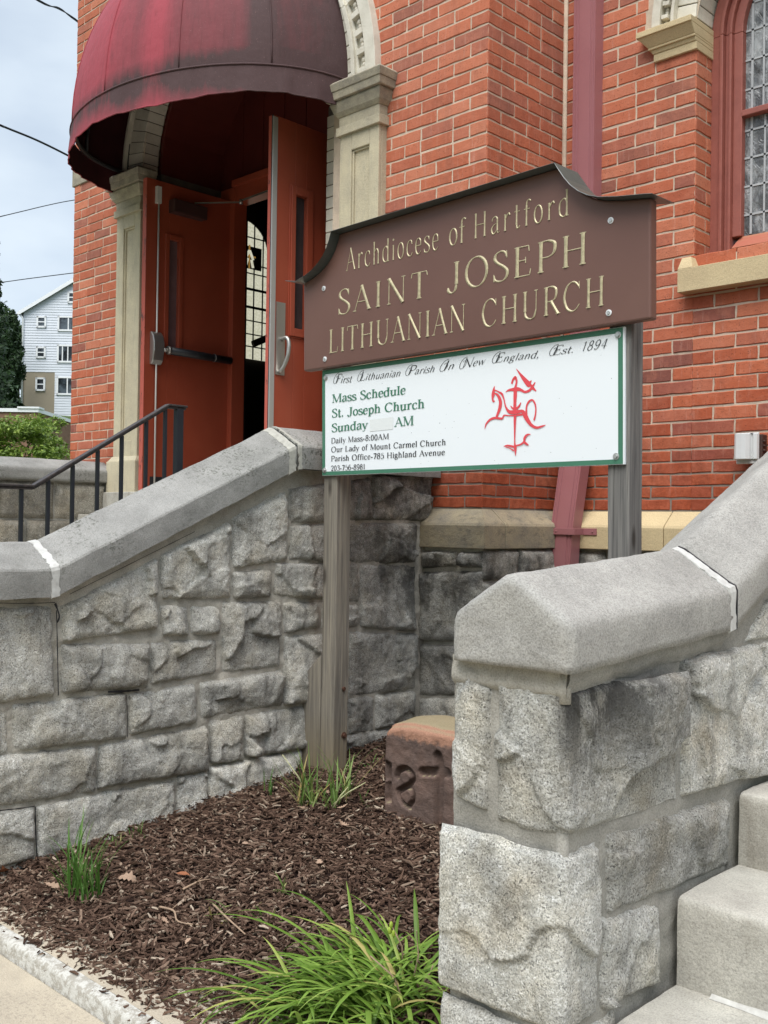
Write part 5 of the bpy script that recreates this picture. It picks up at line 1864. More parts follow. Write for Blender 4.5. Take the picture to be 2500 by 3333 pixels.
cp = obj('coping', fixn(bm), COPING_R, rw, smooth=True)
bm = NB()
strip(bm, -1.165, KR - .022, KR + .008, rz, [(0.003, -0.102), (0.003, -0.008), (-0.001, 0.005), (-0.016, 0.0115), (-0.140, 0.0925), (-0.158, 0.0985)], jl)
obj('joint_sealant', fixn(bm), SEAL, cp)
bm = NB()
strip(bm, -1.165, KR + .0095, KR + .0135, rz, [(0.0043, -0.102), (0.0043, -0.008), (-0.001, 0.0048), (-0.016, 0.0113), (-0.140, 0.0923), (-0.158, 0.0983)], [0.0])
obj('joint_gap', fixn(bm), BLACK, cp)

# ---- far wall of the entrance stair
fwall = thing('stone_wall', (-7.0, 3.0, 0), 'tan granite wall with flat grey coping left of the doors, seen through the railing', 'stone wall')
bm = NB()
FX = -6.79
ashlar(bm, 1.6, 4.02, 0.0, 1.64, lambda u, z_: V((FX, u, z_)), (1, 0, 0), (0.40, 0.30, 0.36, 0.31, 0.27), 0.02, 0.02, wr=(0.4, 0.7))
sheet(bm, (FX - .012, 1.55, 1.66), (FX - .012, 4.06, 1.66), (FX - .012, 4.06, 0), (FX - .012, 1.55, 0), (1, 0, 0), 0.05, 0.004, 1)
box(bm, FX - .5, FX - .02, 1.55, 4.09, 0, 1.65, 1)
obj('stones', bm, [GRAN_T, JOINT_L], fwall, smooth=True)
bm = NB()
coping(bm, [(-6.75, 1.645), (-6.748, 1.72), (-6.758, 1.735), (-6.94, 1.805), (-6.97, 1.808), (-7.02, 1.805), (-7.34, 1.72), (-7.34, 1.645)], yrange(1.5, 4.09, 0.04), lambda y: 0)
obj('coping', fixn(bm), COPING, fwall, smooth=True)

# ================================================================== STEPS
st = thing('stone_steps', (0.2, 2.4, 0), 'pale granite steps rising at the right beside the pier', 'steps')
rows = [(1.60, 0.125), (1.905, 0.312), (2.215, 0.520), (2.53, 0.705), (2.845, 0.89), (3.16, 1.075), (3.475, 1.26), (3.79, 1.445), (4.105, 1.63)]
zprev = -0.05
for k, (y, z_) in enumerate(rows):
    y1 = rows[k + 1][0] + 0.012 if k + 1 < len(rows) else YR - .07
    bm = NB()
    x0, x1 = XP + 0.012, 1.6
    nx = 60
    tp = [(y, zprev - 0.02), (y, z_ - 0.02), (y + 0.003, z_ - 0.008), (y + 0.010, z_ - 0.002), (y + 0.02, z_), (y1, z_ + 0.002)]
    tp = [tuple(v_) for v_ in densify([(a, b) for a, b in tp], 0.03, False)]
    def sp(i, j):
        yy, zz_ = tp[j]
        x = x0 + (x1 - x0) * i / nx
        q = V((x, yy, zz_))
        return q + noise.noise_vector(q * 8) * 0.0022 + noise.noise_vector(q * 40) * 0.0012
    grid(bm, sp, nx, len(tp) - 1)
    s_o = obj('step', fixn(bm), STEP, st, smooth=True)
    zprev = z_
bm = NB()
for k in range(30):
    xa, xb = XP + .10 + 1.2 * k / 30, XP + .10 + 1.2 * (k + 1) / 30
    w0, w1 = (0.010 + 0.006 * noise.noise(V((x * 9, 0, 0))) for x in (xa, xb))
    quad(bm, (xa, 2.216, .314 + w0), (xb, 2.216, .314 + w1), (xb, 2.216 - w1 * 1.4, .3155), (xa, 2.216 - w0 * 1.4, .3155))
obj('caulk_line', fixn(bm), SEAL, st)
es = thing('stone_steps', (-5.4, 3.0, 0), 'entrance landing and steps leading up to the red doors', 'steps')
rows = [(1.75, 0.15), (2.06, 0.33), (2.37, 0.51), (2.68, 0.69), (2.99, 0.87), (3.30, 1.05), (3.61, 1.23), (3.80, 1.41), (3.99, 1.575)]
for k, (y, z_) in enumerate(rows):
    y1 = rows[k + 1][0] + 0.05 if k + 1 < len(rows) else yd + .6
    bm = NB()
    box(bm, -6.80, -3.99, y, y1, -0.05, z_)
    obj('step', bm, STEP, es, bevel=0.006)

# ================================================================== RAILING
rl = thing('railing', (-3.93, 2.4, 1.2), 'dark painted iron railing on the sloping coping in front of the open doors', 'railing')
XR = -3.93
r0, r1, r2, r3 = OX(0, 1050, XR), OX(70, 1050, XR), OX(362, 875, XR), OX(400, 874, XR)
r0 = V((XR, 1.50, r1.z))
r3 = V((XR, r3.y, r2.z))
bm = NB()
for a, b in ((r0, r1), (r1, r2), (r2, r3)):
    d = (b - a).normalized()
    bar(bm, a - d * .004, b + d * .004, 0.036, 0.010)
    bar(bm, a - V((0, 0, .010)), b - V((0, 0, .010)), 0.020, 0.010)
obj('top_rail', bm, RAILT, rl, bevel=0.003)
def rail_z(y):
    if y < r1.y:
        return r1.z
    if y < r2.y:
        return r1.z + (r2.z - r1.z) * (y - r1.y) / (r2.y - r1.y)
    return r2.z
for xx in (46, 104, 157, 211, 263, 316, 357):
    zt = 1050 if xx < 70 else 1050 - (xx - 70) * .6
    y = OX(xx, max(zt + 20, 890), XR).y
    bm = NB()
    box(bm, XR - .0075, XR + .0075, y - .0075, y + .0075, lz(y) - 0.04, rail_z(y) - 0.014)
    obj('baluster', bm, RAILM, rl, bevel=0.002)
for y in (1.56,):
    bm = NB()
    box(bm, XR - .0075, XR + .0075, y - .0075, y + .0075, lz(y) - 0.04, rail_z(y) - 0.014)
    obj('baluster', bm, RAILM, rl, bevel=0.002)
yq = OX(386, 900, XR).y
bm = NB()
box(bm, XR - .017, XR + .017, yq - .017, yq + .017, lz(yq) - 0.06, r2.z - 0.014)
obj('post', bm, RAILM, rl, bevel=0.003)

# ================================================================== SIGN
sg_ = thing('church_sign', (-2.72, 3.22, 0.2), 'brown carved church sign over a white notice panel on two weathered wooden posts', 'sign')
PYc = 3.26
BY = 3.168                         # front of the brown board
WY = 3.200                         # front of the white panel
for k, (px_, z0, z1) in enumerate(((-3.48, 0.12, 2.62), (-1.966, 0.06, 2.49))):
    bm = NB()
    w = 0.0445
    def pp_(i, j):
        a = [(-w, -w), (0, -w), (w, -w), (w, 0), (w, w), (0, w), (-w, w), (-w, 0)][i % 8]
        z_ = z0 + (z1 - z0) * j / 40
        q = V((px_ + a[0], PYc + a[1], z_))
        return q + noise.noise_vector(q * 3.0) * 0.003 + V((0.004 * sin(z_ * 1.7 + k), 0, 0))
    grid(bm, pp_, 8, 40, close_u=True)
    po = obj('post', fixn(bm), WOODP[k], sg_, bevel=0.005)
    if k == 0:
        for (bx, by_) in ((740, 1487), (742, 1588)):
            c0 = OX(bx, by_, px_ + w)
            bm = NB()
            tube(bm, [c0 + V((-.002, 0, 0)), c0 + V((.004, 0, 0))], 0.015, 14)
            tube(bm, [c0 + V((.003, 0, 0)), c0 + V((.013, 0, 0))], 0.0095, 6)
            obj('bolt', bm, RUST, po)
# stake beside the left post
bm = NB()
s0 = OY(658, 1500, PYc - .03); s1 = OY(696, 1500, PYc - .03)
zt0, zt1 = OY(660, 1455, PYc - .03).z, OY(694, 1413, PYc - .03).z
prism(bm, [(s0.x, 0.12), (-3.48 - .046, 0.12), (-3.48 - .046, zt1), (s0.x + .012, zt0), (s0.x, zt0 - .03)], PYc - .045, PYc + .02)
obj('stake', fixn(bm), WOODP[0], sg_, bevel=0.004)

# brown board: outline from the photograph, on its own plane
def B_(x, y):
    p = OY(x, y, BY)
    return (p.x, p.z)
outl = [B_(656, 802), B_(1405, 688), B_(1405, 428)]
rcv = [(1405, 427), (1350, 432), (1310, 433), (1285, 429), (1265, 420), (1248, 407), (1235, 392), (1224, 376), (1214, 360)]
lcv = [(733, 505), (729, 522), (723, 540), (715, 557), (704, 573), (691, 588), (676, 600), (656, 612)]
topc = [B_(*q) for q in rcv] + [B_(*q) for q in lcv]
bm = NB()
prism(bm, outl[:2] + topc, BY, 3.214)
nbd = obj('name_board', fixn(bm), SIGNB, sg_, bevel=0.007)
# flashing follows the top outline, overhanging front and back
fl = [B_(1424, 426)] + [B_(*q) for q in rcv] + [B_(*q) for q in lcv] + [B_(634, 611)]
bm = NB()
rows = []
for i, (x, z_) in enumerate(fl):
    a, b = fl[max(i - 1, 0)], fl[min(i + 1, len(fl) - 1)]
    dx, dz = b[0] - a[0], b[1] - a[1]
    l = hypot(dx, dz)
    nx_, nz_ = dz / l, -dx / l
    if nz_ < 0 and abs(nz_) > .3:
        nx_, nz_ = -nx_, -nz_
    rows.append([bm.verts.new((x + nx_ * o, y, z_ + nz_ * o)) for y, o in ((BY - .052, .0005), (BY - .050, .0025), (3.27, .0045), (3.27, .002))])
for a, b in zip(rows, rows[1:]):
    for k in range(4):
        bm.faces.new((a[k], b[k], b[(k + 1) % 4], a[(k + 1) % 4]))
bm.faces.new(rows[0]); bm.faces.new(rows[-1][::-1])
obj('flashing', fixn(bm), FLASH, sg_)
nrm = (0, -1, 0)
def c5(x, y): return ((950 + x / 2.765) / S_, (600 + y / 2.765) / S_)
def c6(x, y): return ((1500 + x / 2.37) / S_, (500 + y / 2.37) / S_)
def line(s, A, B, cap_a, cap_b, Y, **k):
    pa, pb = OY(*A, Y), OY(*B, Y)
    ca, cb = OY(*cap_a, Y), OY(*cap_b, Y)
    bm = NB()
    text(bm, s, pa, pb, abs(ca.z - cb.z), nrm, **k)
    obj('lettering', bm, LMAT[0], LMAT[1])
LMAT = [GOLD, nbd]
RG = dict(thick=.105, thin=.034, serif=1.9, ridge=0.0035, off=0.0008)
line('Archdiocese', c5(490, 782), c5(1325, 585), c5(550, 566), c5(550, 765), BY, track=.13, **{**RG, 'thick': .085, 'thin': .036, 'serif': 1.5})
line('of', c5(1410, 556), c5(1560, 520), c5(550, 566), c5(550, 765), BY, track=.05, **{**RG, 'thick': .085, 'thin': .036, 'serif': 1.5})
line('Hartford', c6(92, 660), c6(840, 474), c6(110, 470), c6(110, 660), BY, track=.16, **{**RG, 'thick': .085, 'thin': .036, 'serif': 1.5})
line('SAINT', c5(415, 1178), c5(1225, 1012), c5(780, 868), c5(780, 1098), BY, track=.14, **RG)
line('JOSEPH', c5(1400, 972), c6(985, 845), c6(840, 630), c6(840, 874), BY, track=.12, **RG)
line('LITHUANIAN', c5(330, 1524), c5(1572, 1312), c5(350, 1308), c5(350, 1520), BY, track=.08, **RG)
line('CHURCH', c6(160, 1345), c6(1116, 1168), c6(990, 968), c6(990, 1195), BY, track=.12, **RG)
for q in (c5(289, 938), c5(299, 1573), c6(1158, 516), c6(1143, 1228)):
    c0 = OY(*q, BY)
    bm = NB()
    tube(bm, [c0 + V((0, .002, 0)), c0 + V((0, -.003, 0))], 0.0115, 16)
    obj('bolt', bm, TRIMW, nbd)
    bm = NB()
    tube(bm, [c0 + V((0, -.003, 0)), c0 + V((0, -.007, 0))], 0.0072, 6)
    obj('bolt', bm, ZINC, nbd)

# white notice panel
cs_ = [OY(696, 800, WY), OY(696, 1028, WY), OY(1349, 1003, WY), OY(1349, 705, WY)]
bm = NB()
prism(bm, [(p.x, p.z) for p in (cs_[1], cs_[2], cs_[3], cs_[0])], WY, WY + .012)
pn = obj('notice_panel', fixn(bm), VINYL, sg_, bevel=0.001)
bm = NB()
def lerp(a, b, t): return a + (b - a) * t
inn = []
w_ = 0.021
oo = [(p.x, p.z) for p in cs_]
ii = [(oo[0][0] + w_, oo[0][1] - w_), (oo[1][0] + w_, oo[1][1] + w_ * .9), (oo[2][0] - w_ * 1.2, oo[2][1] + w_ * .9), (oo[3][0] - w_ * 1.2, oo[3][1] - w_)]
oo = [(oo[0][0] + .002, oo[0][1] - .002), (oo[1][0] + .002, oo[1][1] + .002), (oo[2][0] - .006, oo[2][1] + .002), (oo[3][0] - .006, oo[3][1] - .002)]
for k in range(4):
    q = (k + 1) % 4
    bm.faces.new([bm.verts.new((x, WY - .0012, z_)) for x, z_ in (oo[k], oo[q], ii[q], ii[k])])
obj('border', fixn(bm), GREEN, pn)
def d3(x, y): return ((1040 + x / 3.318) / S_, (1080 + y / 3.318) / S_)
def d4(x, y): return ((1540 + x / 3.318) / S_, (1060 + y / 3.318) / S_)
LMAT = [GREEN, pn]
GB = dict(thick=.18, thin=.06, serif=1.6, off=.0014, track=.02)
line('Mass Schedule', d3(136, 768), d3(934, 672), d3(190, 672), d3(190, 762), WY, **GB)
line('St. Joseph Church', d3(136, 926), d3(1138, 822), d3(190, 832), d3(190, 922), WY, **GB)
line('Sunday', d3(133, 1084), d3(524, 1044), d3(190, 988), d3(190, 1078), WY, **GB)
line('AM', d3(815, 1026), d3(1020, 1006), d3(920, 915), d3(920, 1015), WY, **GB)
LMAT = [INK, pn]
KB = dict(thick=.165, thin=.062, serif=1.4, off=.0014, track=.045)
line('Daily Mass-8:00AM', d3(127, 1207), d3(752, 1158), d3(160, 1145), d3(160, 1203), WY, **KB)
line('Our Lady of Mount Carmel Church', d3(127, 1302), d3(1368, 1222), d3(160, 1240), d3(160, 1298), WY, **KB)
line('Parish Office-785 Highland Avenue', d3(125, 1400), d3(1358, 1330), d3(160, 1340), d3(160, 1398), WY, **KB)
line('203-756-8981', d3(125, 1502), d3(498, 1483), d3(160, 1445), d3(160, 1500), WY, **KB)
SW = dict(thick=.10, thin=.042, serif=0, slant=.33, swash=True, off=.0014)
line('First', d3(165, 558), d3(345, 545), d3(200, 462), d3(200, 560), WY, track=.02, **SW)
line('Lithuanian', d3(425, 532), d3(872, 480), d3(500, 428), d3(500, 525), WY, track=.02, **SW)
line('Parish', d3(945, 470), d3(1240, 434), d3(1000, 365), d3(1000, 462), WY, track=.02, **SW)
line('In', d3(1320, 425), d3(1450, 400), d3(1350, 318), d3(1350, 418), WY, track=.02, **SW)
line('New', d3(1530, 398), d4(125, 415), d3(1560, 292), d3(1560, 392), WY, track=.02, **SW)
line('England,', d4(225, 402), d4(712, 345), d4(250, 300), d4(250, 400), WY, track=.02, **SW)
line('Est.', d4(845, 322), d4(1085, 290), d4(880, 220), d4(880, 318), WY, track=.03, **SW)
line('1894', d4(1165, 279), d4(1435, 243), d4(1300, 160), d4(1300, 260), WY, track=.10, **SW)
bm = NB()
bm.faces.new([bm.verts.new(OY(*d3(*q), WY) + V((0, -.0011, 0))) for q in ((545, 950), (545, 1077), (795, 1052), (797, 920))])
obj('blank_sticker', fixn(bm), PATCH, pn)
# rider emblem
bm = NB()
EM = [
    [(440, 640 - 100, 6), (0, 0, 0)],
]
def em(x, y): 
    p = OY((1520 + x / 5.53) / S_, (1160 + y / 5.53) / S_, WY)
    return (p.x, p.z)
strokes = [
    [(890, 222, 6), (1000, 370, 48), (1110, 500, 78), (1150, 520, 40), (1190, 570, 44), (1248, 625, 14)],      # sword
    [(1095, 530, 20), (1130, 480, 36), (1165, 435, 16)],
    [(1232, 465, 14), (1185, 540, 36), (1130, 610, 40), (1050, 640, 34), (985, 610, 40), (930, 590, 52), (880, 595, 60), (800, 600, 40), (740, 615, 26), (700, 645, 8)],   # arms
    [(812, 495, 34), (828, 430, 34), (872, 380, 42), (896, 440, 34), (890, 500, 34), (872, 570, 44)],          # head
    [(875, 590, 60), (872, 700, 62), (866, 850, 52), (866, 985, 60)],                                          # body
    [(790, 890, 14), (815, 925, 24), (850, 950, 30)],
    [(972, 830, 14), (950, 885, 30), (895, 945, 34)],
    [(502, 536, 8), (488, 590, 34), (476, 680, 58), (466, 760, 34), (480, 812, 26), (505, 800, 16)],           # horse head
    [(500, 605, 16), (570, 635, 20), (635, 680, 34), (670, 770, 22), (700, 900, 26), (750, 985, 44), (800, 1005, 54), (900, 1000, 56), (1000, 985, 40), (1045, 1020, 44)],
    [(500, 660, 14), (560, 700, 40), (605, 800, 54), (600, 910, 56), (565, 1020, 44), (535, 1090, 34)],        # neck and chest
    [(325, 1310, 6), (350, 1220, 26), (420, 1140, 32), (510, 1108, 34), (635, 1118, 30), (672, 1062, 22), (760, 1066, 16), (880, 1060, 22), (1000, 1045, 30)],
    [(1000, 1020, 24), (1050, 1060, 70), (1100, 1150, 62), (1170, 1240, 44), (1260, 1282, 34), (1350, 1260, 26), (1420, 1235, 8)],   # hind leg
    [(1075, 1020, 30), (1078, 900, 26), (1120, 815, 30), (1180, 785, 24), (1225, 840, 26), (1246, 940, 22), (1235, 1060, 24), (1212, 1150, 28)],   # tail
    [(1075, 1000, 30), (1085, 1100, 34), (1130, 1200, 36)],
    [(872, 1060, 50), (868, 1200, 40), (866, 1400, 26), (866, 1560, 22), (875, 1640, 50), (880, 1790, 6)],     # lance leg
    [(668, 1620, 8), (740, 1605, 26), (860, 1630, 30)],
    [(700, 1630, 10), (780, 1655, 12), (850, 1700, 24)],
    [(880, 1605, 20), (960, 1590, 24), (1030, 1540, 30), (1045, 1470, 40), (1085, 1415, 30), (1150, 1402, 10)],
    [(1030, 1530, 30), (1070, 1570, 36), (1118, 1598, 10)],
]
for k, s_ in enumerate(strokes):
    cc = catmull([(x, y, w * 1.0) for x, y, w in s_], 7)
    pts = [em(x, y) for x, y, w in cc]
    sc_ = 0.000263
    ribbon(bm, pts, [max(3, w) * sc_ * 1.03 for x, y, w in cc], lambda u, v_, d: V((u, WY - d, v_)), 0.0012 + 0.0001 * k, 0)
obj('emblem', fixn(bm), REDINK, pn)
for q in (d3(70, 498), d3(58, 1496), d4(1568, 101), d4(1546, 1412)):
    c0 = OY(*q, WY)
    bm = NB()
    tube(bm, [c0 + V((0, .002, 0)), c0 + V((0, -.003, 0))], 0.0125, 16)
    tube(bm, [c0 + V((0, -.003, 0)), c0 + V((0, -.009, 0))], 0.0075, 6)
    obj('bolt', bm, ZINC, pn)

# ================================================================== DATE STONE
def ds(x, y):                     # photo crop -> (u, z) on the face plane
    p = OY((1200 + x / 4.914) / S_, (2270 + y / 4.914) / S_, 3.0)
    return (p.x, p.z)
def seg_d(p, a, b):
    ax, ay = a; bx, by = b
    dx, dy = bx - ax, by - ay
    t = max(0, min(1, ((p[0] - ax) * dx + (p[1] - ay) * dy) / (dx * dx + dy * dy + 1e-12)))
    return hypot(p[0] - ax - t * dx, p[1] - ay - t * dy)
carv = []
def carve(pts, w):
    q = [ds(*p) for p in pts]
    carv.append((q, w))
carve([(285, 1075), (285, 1290)], .017)
carve([(290, 1400), (275, 1640)], .016)
carve([(335, 1080), (335, 1660)], .012)
carve(catmull([(450, 1270), (480, 1175), (570, 1140), (660, 1190), (710, 1290), (650, 1400), (570, 1440), (470, 1500)], 5), .014)
carve(catmull([(560, 1440), (650, 1450), (710, 1550), (700, 1660), (650, 1720)], 5), .012)
carve(catmull([(470, 1560), (520, 1660), (600, 1740), (660, 1770)], 5), .010)
carve([(1100, 950), (1120, 1120), (1120, 1400), (1110, 2050)], .025)
carve([(850, 1195), (1060, 1195), (1250, 1215)], .020)
dsx0, dsx1, dsz0, dsz1 = ds(220, 900)[0], ds(220, 900)[0] + 0.43, 0.12, 0.585
bm = NB()
NU, NV = 96, 92
def dface(i, j):
    x = dsx0 + (dsx1 - dsx0) * i / NU
    zt = dsz1 - 0.018 + 0.02 * smooth((x - dsx0) / .15) - 0.05 * (1 - smooth((x - dsx0) / .05)) ** 2
    z_ = dsz0 + (zt - dsz0) * j / NV
    y = 3.0
    d = 0
    for pts, w in carv:
        dd = min(seg_d((x, z_), a, b) for a, b in zip(pts, pts[1:])) if len(pts) > 1 else 9
        d = max(d, smooth((w - dd) / 0.006))
    q = V((x, y, z_))
    y += d * 0.030 + noise.fractal(q * 18, .8, 2, 4) * .004
    top = 1 - smooth((zt - z_) / 0.035)
    y += 0.03 * top * top
    e = min(x - dsx0, dsx1 - x)
    y += 0.018 * (1 - smooth(e / .03)) ** 2
    return V((x, y, z_))
g = grid(bm, dface, NU, NV)
# top, sides and back, sharing the rims of the face
def add_side(row, f, k=8):
    prev = row
    for t in range(1, k + 1):
        cur = [bm.verts.new(f(v_.co, t / k)) for v_ in row]
        for a in range(len(row) - 1):
            bm.faces.new((prev[a], prev[a + 1], cur[a + 1], cur[a]))
        prev = cur
add_side([g[i][NV] for i in range(NU + 1)], lambda p, t: V((p.x, p.y + 0.30 * t, p.z + 0.022 * sin(pi * min(1, t * 1.2) * .5) - 0.05 * t ** 3 + 0.006 * noise.noise(V((p.x * 9, t * 3, 2))))), 10)
add_side([g[0][j] for j in range(NV + 1)], lambda p, t: V((p.x - .004 * sin(pi * t), p.y + 0.30 * t, p.z)))
add_side([g[NU][j] for j in range(NV + 1)], lambda p, t: V((p.x, p.y + 0.30 * t, p.z)))
box(bm, dsx0 + .004, dsx1 - .004, 3.05, 3.30, 0.1, dsz1 - .03)
tag(obj('date_stone', fixn(bm), BROWNST, smooth=True), 'reddish brownstone block with worn carved numerals sitting in the mulch behind the pier', 'carved stone')


# ================================================================== PLANTS
def on_mulch(x, y):
    z_ = 0.12
    for _ in range(5):
        p = OZ(x, y, z_)
        z_ = mulch_z(p.x, p.y)
    return V((p.x, p.y, z_))


def blade(bm, p, az, el, ln, w, curl, n_=9, twist=0.0, fold=0.35, mi=0, tip=1.0):
    d_ = V((cos(az), sin(az), 0))
    pos = V(p)
    e = el
    rows = []
    for k in range(n_ + 1):
        t = k / n_
        dr = d_ * cos(e) + V((0, 0, 1)) * sin(e)
        a2 = az + twist * t
        side = V((-sin(a2), cos(a2), 0))
        wt = w * (0.75 + 0.5 * t) * (1 - t ** 3.0 * tip) if t < 1 else w * 0.04
        upn = side.cross(dr)
        rows.append([bm.verts.new(pos + side * wt + upn * wt * fold), bm.verts.new(pos), bm.verts.new(pos - side * wt + upn * wt * fold)])
        pos = pos + dr * (ln / n_)
        e -= curl / n_ * (0.5 + t)
        d_ = V((cos(az + twist * t * .4), sin(az + twist * t * .4), 0))
    for a, b in zip(rows, rows[1:]):
        for k in range(2):
            f = bm.faces.new((a[k], a[k + 1], b[k + 1], b[k]))
            f.smooth = True
            f.material_index = mi
    return pos


rs = random.Random(21)
# big daylily in the foreground
c0 = on_mulch(800, 2175)
t_ = thing('daylily', c0, 'large clump of arching bright green strap leaves beside the pier', 'plant', None)
bm = NB()
cents = [on_mulch(*q) for q in ((800, 2150), (850, 2110), (760, 2180), (880, 2170), (700, 2200), (830, 2210))]
for k in range(340):
    c1 = cents[k % 6] + V((rs.gauss(0, .045), rs.gauss(0, .045), -.01))
    az = rs.uniform(0, 2 * pi)
    if rs.random() < .45:
        az = radians(rs.uniform(150, 260))
    el_ = rs.uniform(28, 70)
    ln = rs.uniform(.16, .46 - .0075 * max(0, el_ - 36))
    blade(bm, c1, az, radians(el_), ln, rs.uniform(.0046, .0084), rs.uniform(1.0, 2.3), 10, rs.uniform(-.5, .5))
# a few leaves whose course is clear in the photograph
for (bx, by, az, el, ln, cu) in ((770, 2140, 205, 42, .50, 1.1), (760, 2120, 195, 45, .44, 1.3), (780, 2100, 188, 60, .40, 1.6), (720, 2180, 215, 40, .42, 1.2), (770, 2080, 150, 70, .24, .5), (690, 2190, 200, 34, .36, .9)):
    blade(bm, on_mulch(bx, by) - V((0, 0, .01)), radians(az), radians(el), ln, .007, cu, 12, .2)
obj('leaves', bm, LILY, t_)
bm = NB()
for (bx, by, tx, ty) in ((870, 2120, 845, 1998), (885, 2150, 900, 2010), (905, 2140, 935, 2085), (700, 2205, 720, 2130), (880, 2190, 800, 2065)):
    a = on_mulch(bx, by)
    b = a + (EYE + ray(tx, ty) * ((a - EYE).dot(fw)) - a)
    bm = NB()
    tube(bm, [a, (a + b) / 2 + V((.01, .01, .02)), b], [.0028, .0024, .0018], 6)
    obj('flower_stem', bm, STEM, t_)
bm = NB()
for (tx, ty) in ((845, 1998), (842, 2010), (850, 2016), (790, 2148), (784, 2153), (795, 2156)):
    a = EYE + ray(tx, ty) * ((on_mulch(870, 2120) - EYE).dot(fw))
    bmesh.ops.create_uvsphere(bm, u_segments=8, v_segments=6, radius=.0055, matrix=Matrix.Translation(a) @ Matrix.Diagonal((1, 1, 1.9, 1)))
obj('flower_bud', bm, BUD, t_)


def tuft(name, bases, n_, ln, label, cat, mat, el=(50, 88), w=(.0022, .0045), curl=(.2, 1.6), azr=(0, 360), sp=.03, seed=1):
    rs = random.Random(seed)
    o = thing(name, on_mulch(*bases[0]), label, cat)
    bm = NB()
    for k in range(n_):
        c1 = on_mulch(*bases[k % len(bases)]) + V((rs.gauss(0, sp), rs.gauss(0, sp), -.006))
        blade(bm, c1, radians(rs.uniform(*azr)), radians(rs.uniform(*el)), rs.uniform(*ln), rs.uniform(*w), rs.uniform(*curl), 8, rs.uniform(-.6, .6))
    obj('leaves', bm, mat, o)
    return o


p1 = tuft('daylily', [(672, 1742), (720, 1745), (748, 1725), (655, 1735)], 64, (.08, .29), 'sparse yellowing strap leaves at the foot of the left sign post', 'plant', YELLO, (48, 88), (.003, .0055), (.1, 1.3), sp=.022, seed=3)
bm = NB()
for (a, b) in (((672, 1743), (715, 1748)), ((720, 1752), (752, 1700)), ((716, 1748), (790, 1690)), ((675, 1740), (610, 1630))):
    pa = on_mulch(*a) + V((0, 0, .012))
    dd_ = (pa - EYE).dot(fw)
    pb = EYE + ray(*b) * dd_
    tube(bm, [pa, (pa + pb) / 2 + V((0, 0, .008)), pb], [.0042, .0036, .002], 6)
obj('pale_stalk', bm, paint('pale_stalk', (0.42, 0.42, 0.22), (0.36, 0.36, 0.2), .6), p1)
tuft('grass_clump', [(180, 1935), (165, 1925), (150, 1915), (195, 1940)], 60, (.08, .30), 'bright green grass clump near the low end of the granite wall', 'plant', GRASSM, (62, 89), (.0024, .0046), (.1, 1.2), sp=.022, seed=4)
tuft('grass_sprout', [(578, 1712), (584, 1720)], 9, (.06, .14), 'thin green sprout just left of the yellowing plant at the sign post', 'plant', GRASSM, (70, 89), (.0018, .003), (.1, 1.1), sp=.008, seed=5)
tuft('grass_sprout', [(292, 1800), (300, 1812)], 8, (.04, .10), 'thin upright green sprout against the granite wall, between grass clump and sign post', 'plant', GRASSM, (68, 89), (.0015, .0026), (.1, .8), sp=.015, seed=6)
tuft('weed', [(478, 1985), (560, 1985), (540, 1960), (600, 1925)], 26, (.03, .10), 'low straggly pale weed in the middle of the mulch', 'plant', YELLO, (15, 70), (.002, .005), (.2, 1.6), sp=.03, seed=7)
tuft('grass_sprout', [(247, 1830), (252, 1822)], 7, (.03, .08), 'tiny pale sprout behind the large tan leaves', 'plant', YELLO, (55, 88), (.0015, .0028), (.1, .8), sp=.012, seed=8)
tuft('weed', [(780, 1735), (787, 1742)], 7, (.02, .07), 'tiny green weed to the right of the yellowing plant', 'plant', GRASSM, (30, 80), (.002, .004), (.2, 1.2), sp=.012, seed=9)
tuft('weed', [(805, 1655), (812, 1650), (798, 1662)], 12, (.02, .06), 'small green weed at the wall foot left of the brownstone block', 'plant', GRASSM, (20, 80), (.002, .004), (.2, 1.2), sp=.02, seed=10)


def oak(rs, L_, lob=True):
    me = NB()
    prof = [0.02, 0.03, .16, .10, .27, .15, .34, .2, .30, .14, .2, .03] if lob else [.02, .1, .18, .24, .27, .27, .25, .21, .15, .09, .04, .01]
    nn = len(prof)
    cur, tw = rs.uniform(-1.4, 1.4), rs.uniform(.1, .5)
    rows = []
    for k, w in enumerate(prof):
        t = k / (nn - 1) - .5
        z_ = cur * (t * t) * L_ * .8 + rs.gauss(0, .012) * L_
        row = []
        for s_ in (-1, -.5, 0, .5, 1):
            ww = w * (1 + rs.gauss(0, .12)) * L_ * s_
            row.append(me.verts.new((t * L_, ww, z_ + abs(s_) * w * L_ * tw + rs.gauss(0, .01) * L_)))
        rows.append(row)
    for a, b in zip(rows, rows[1:]):
        for k in range(4):
            me.faces.new((a[k], a[k + 1], b[k + 1], b[k]))
    return me


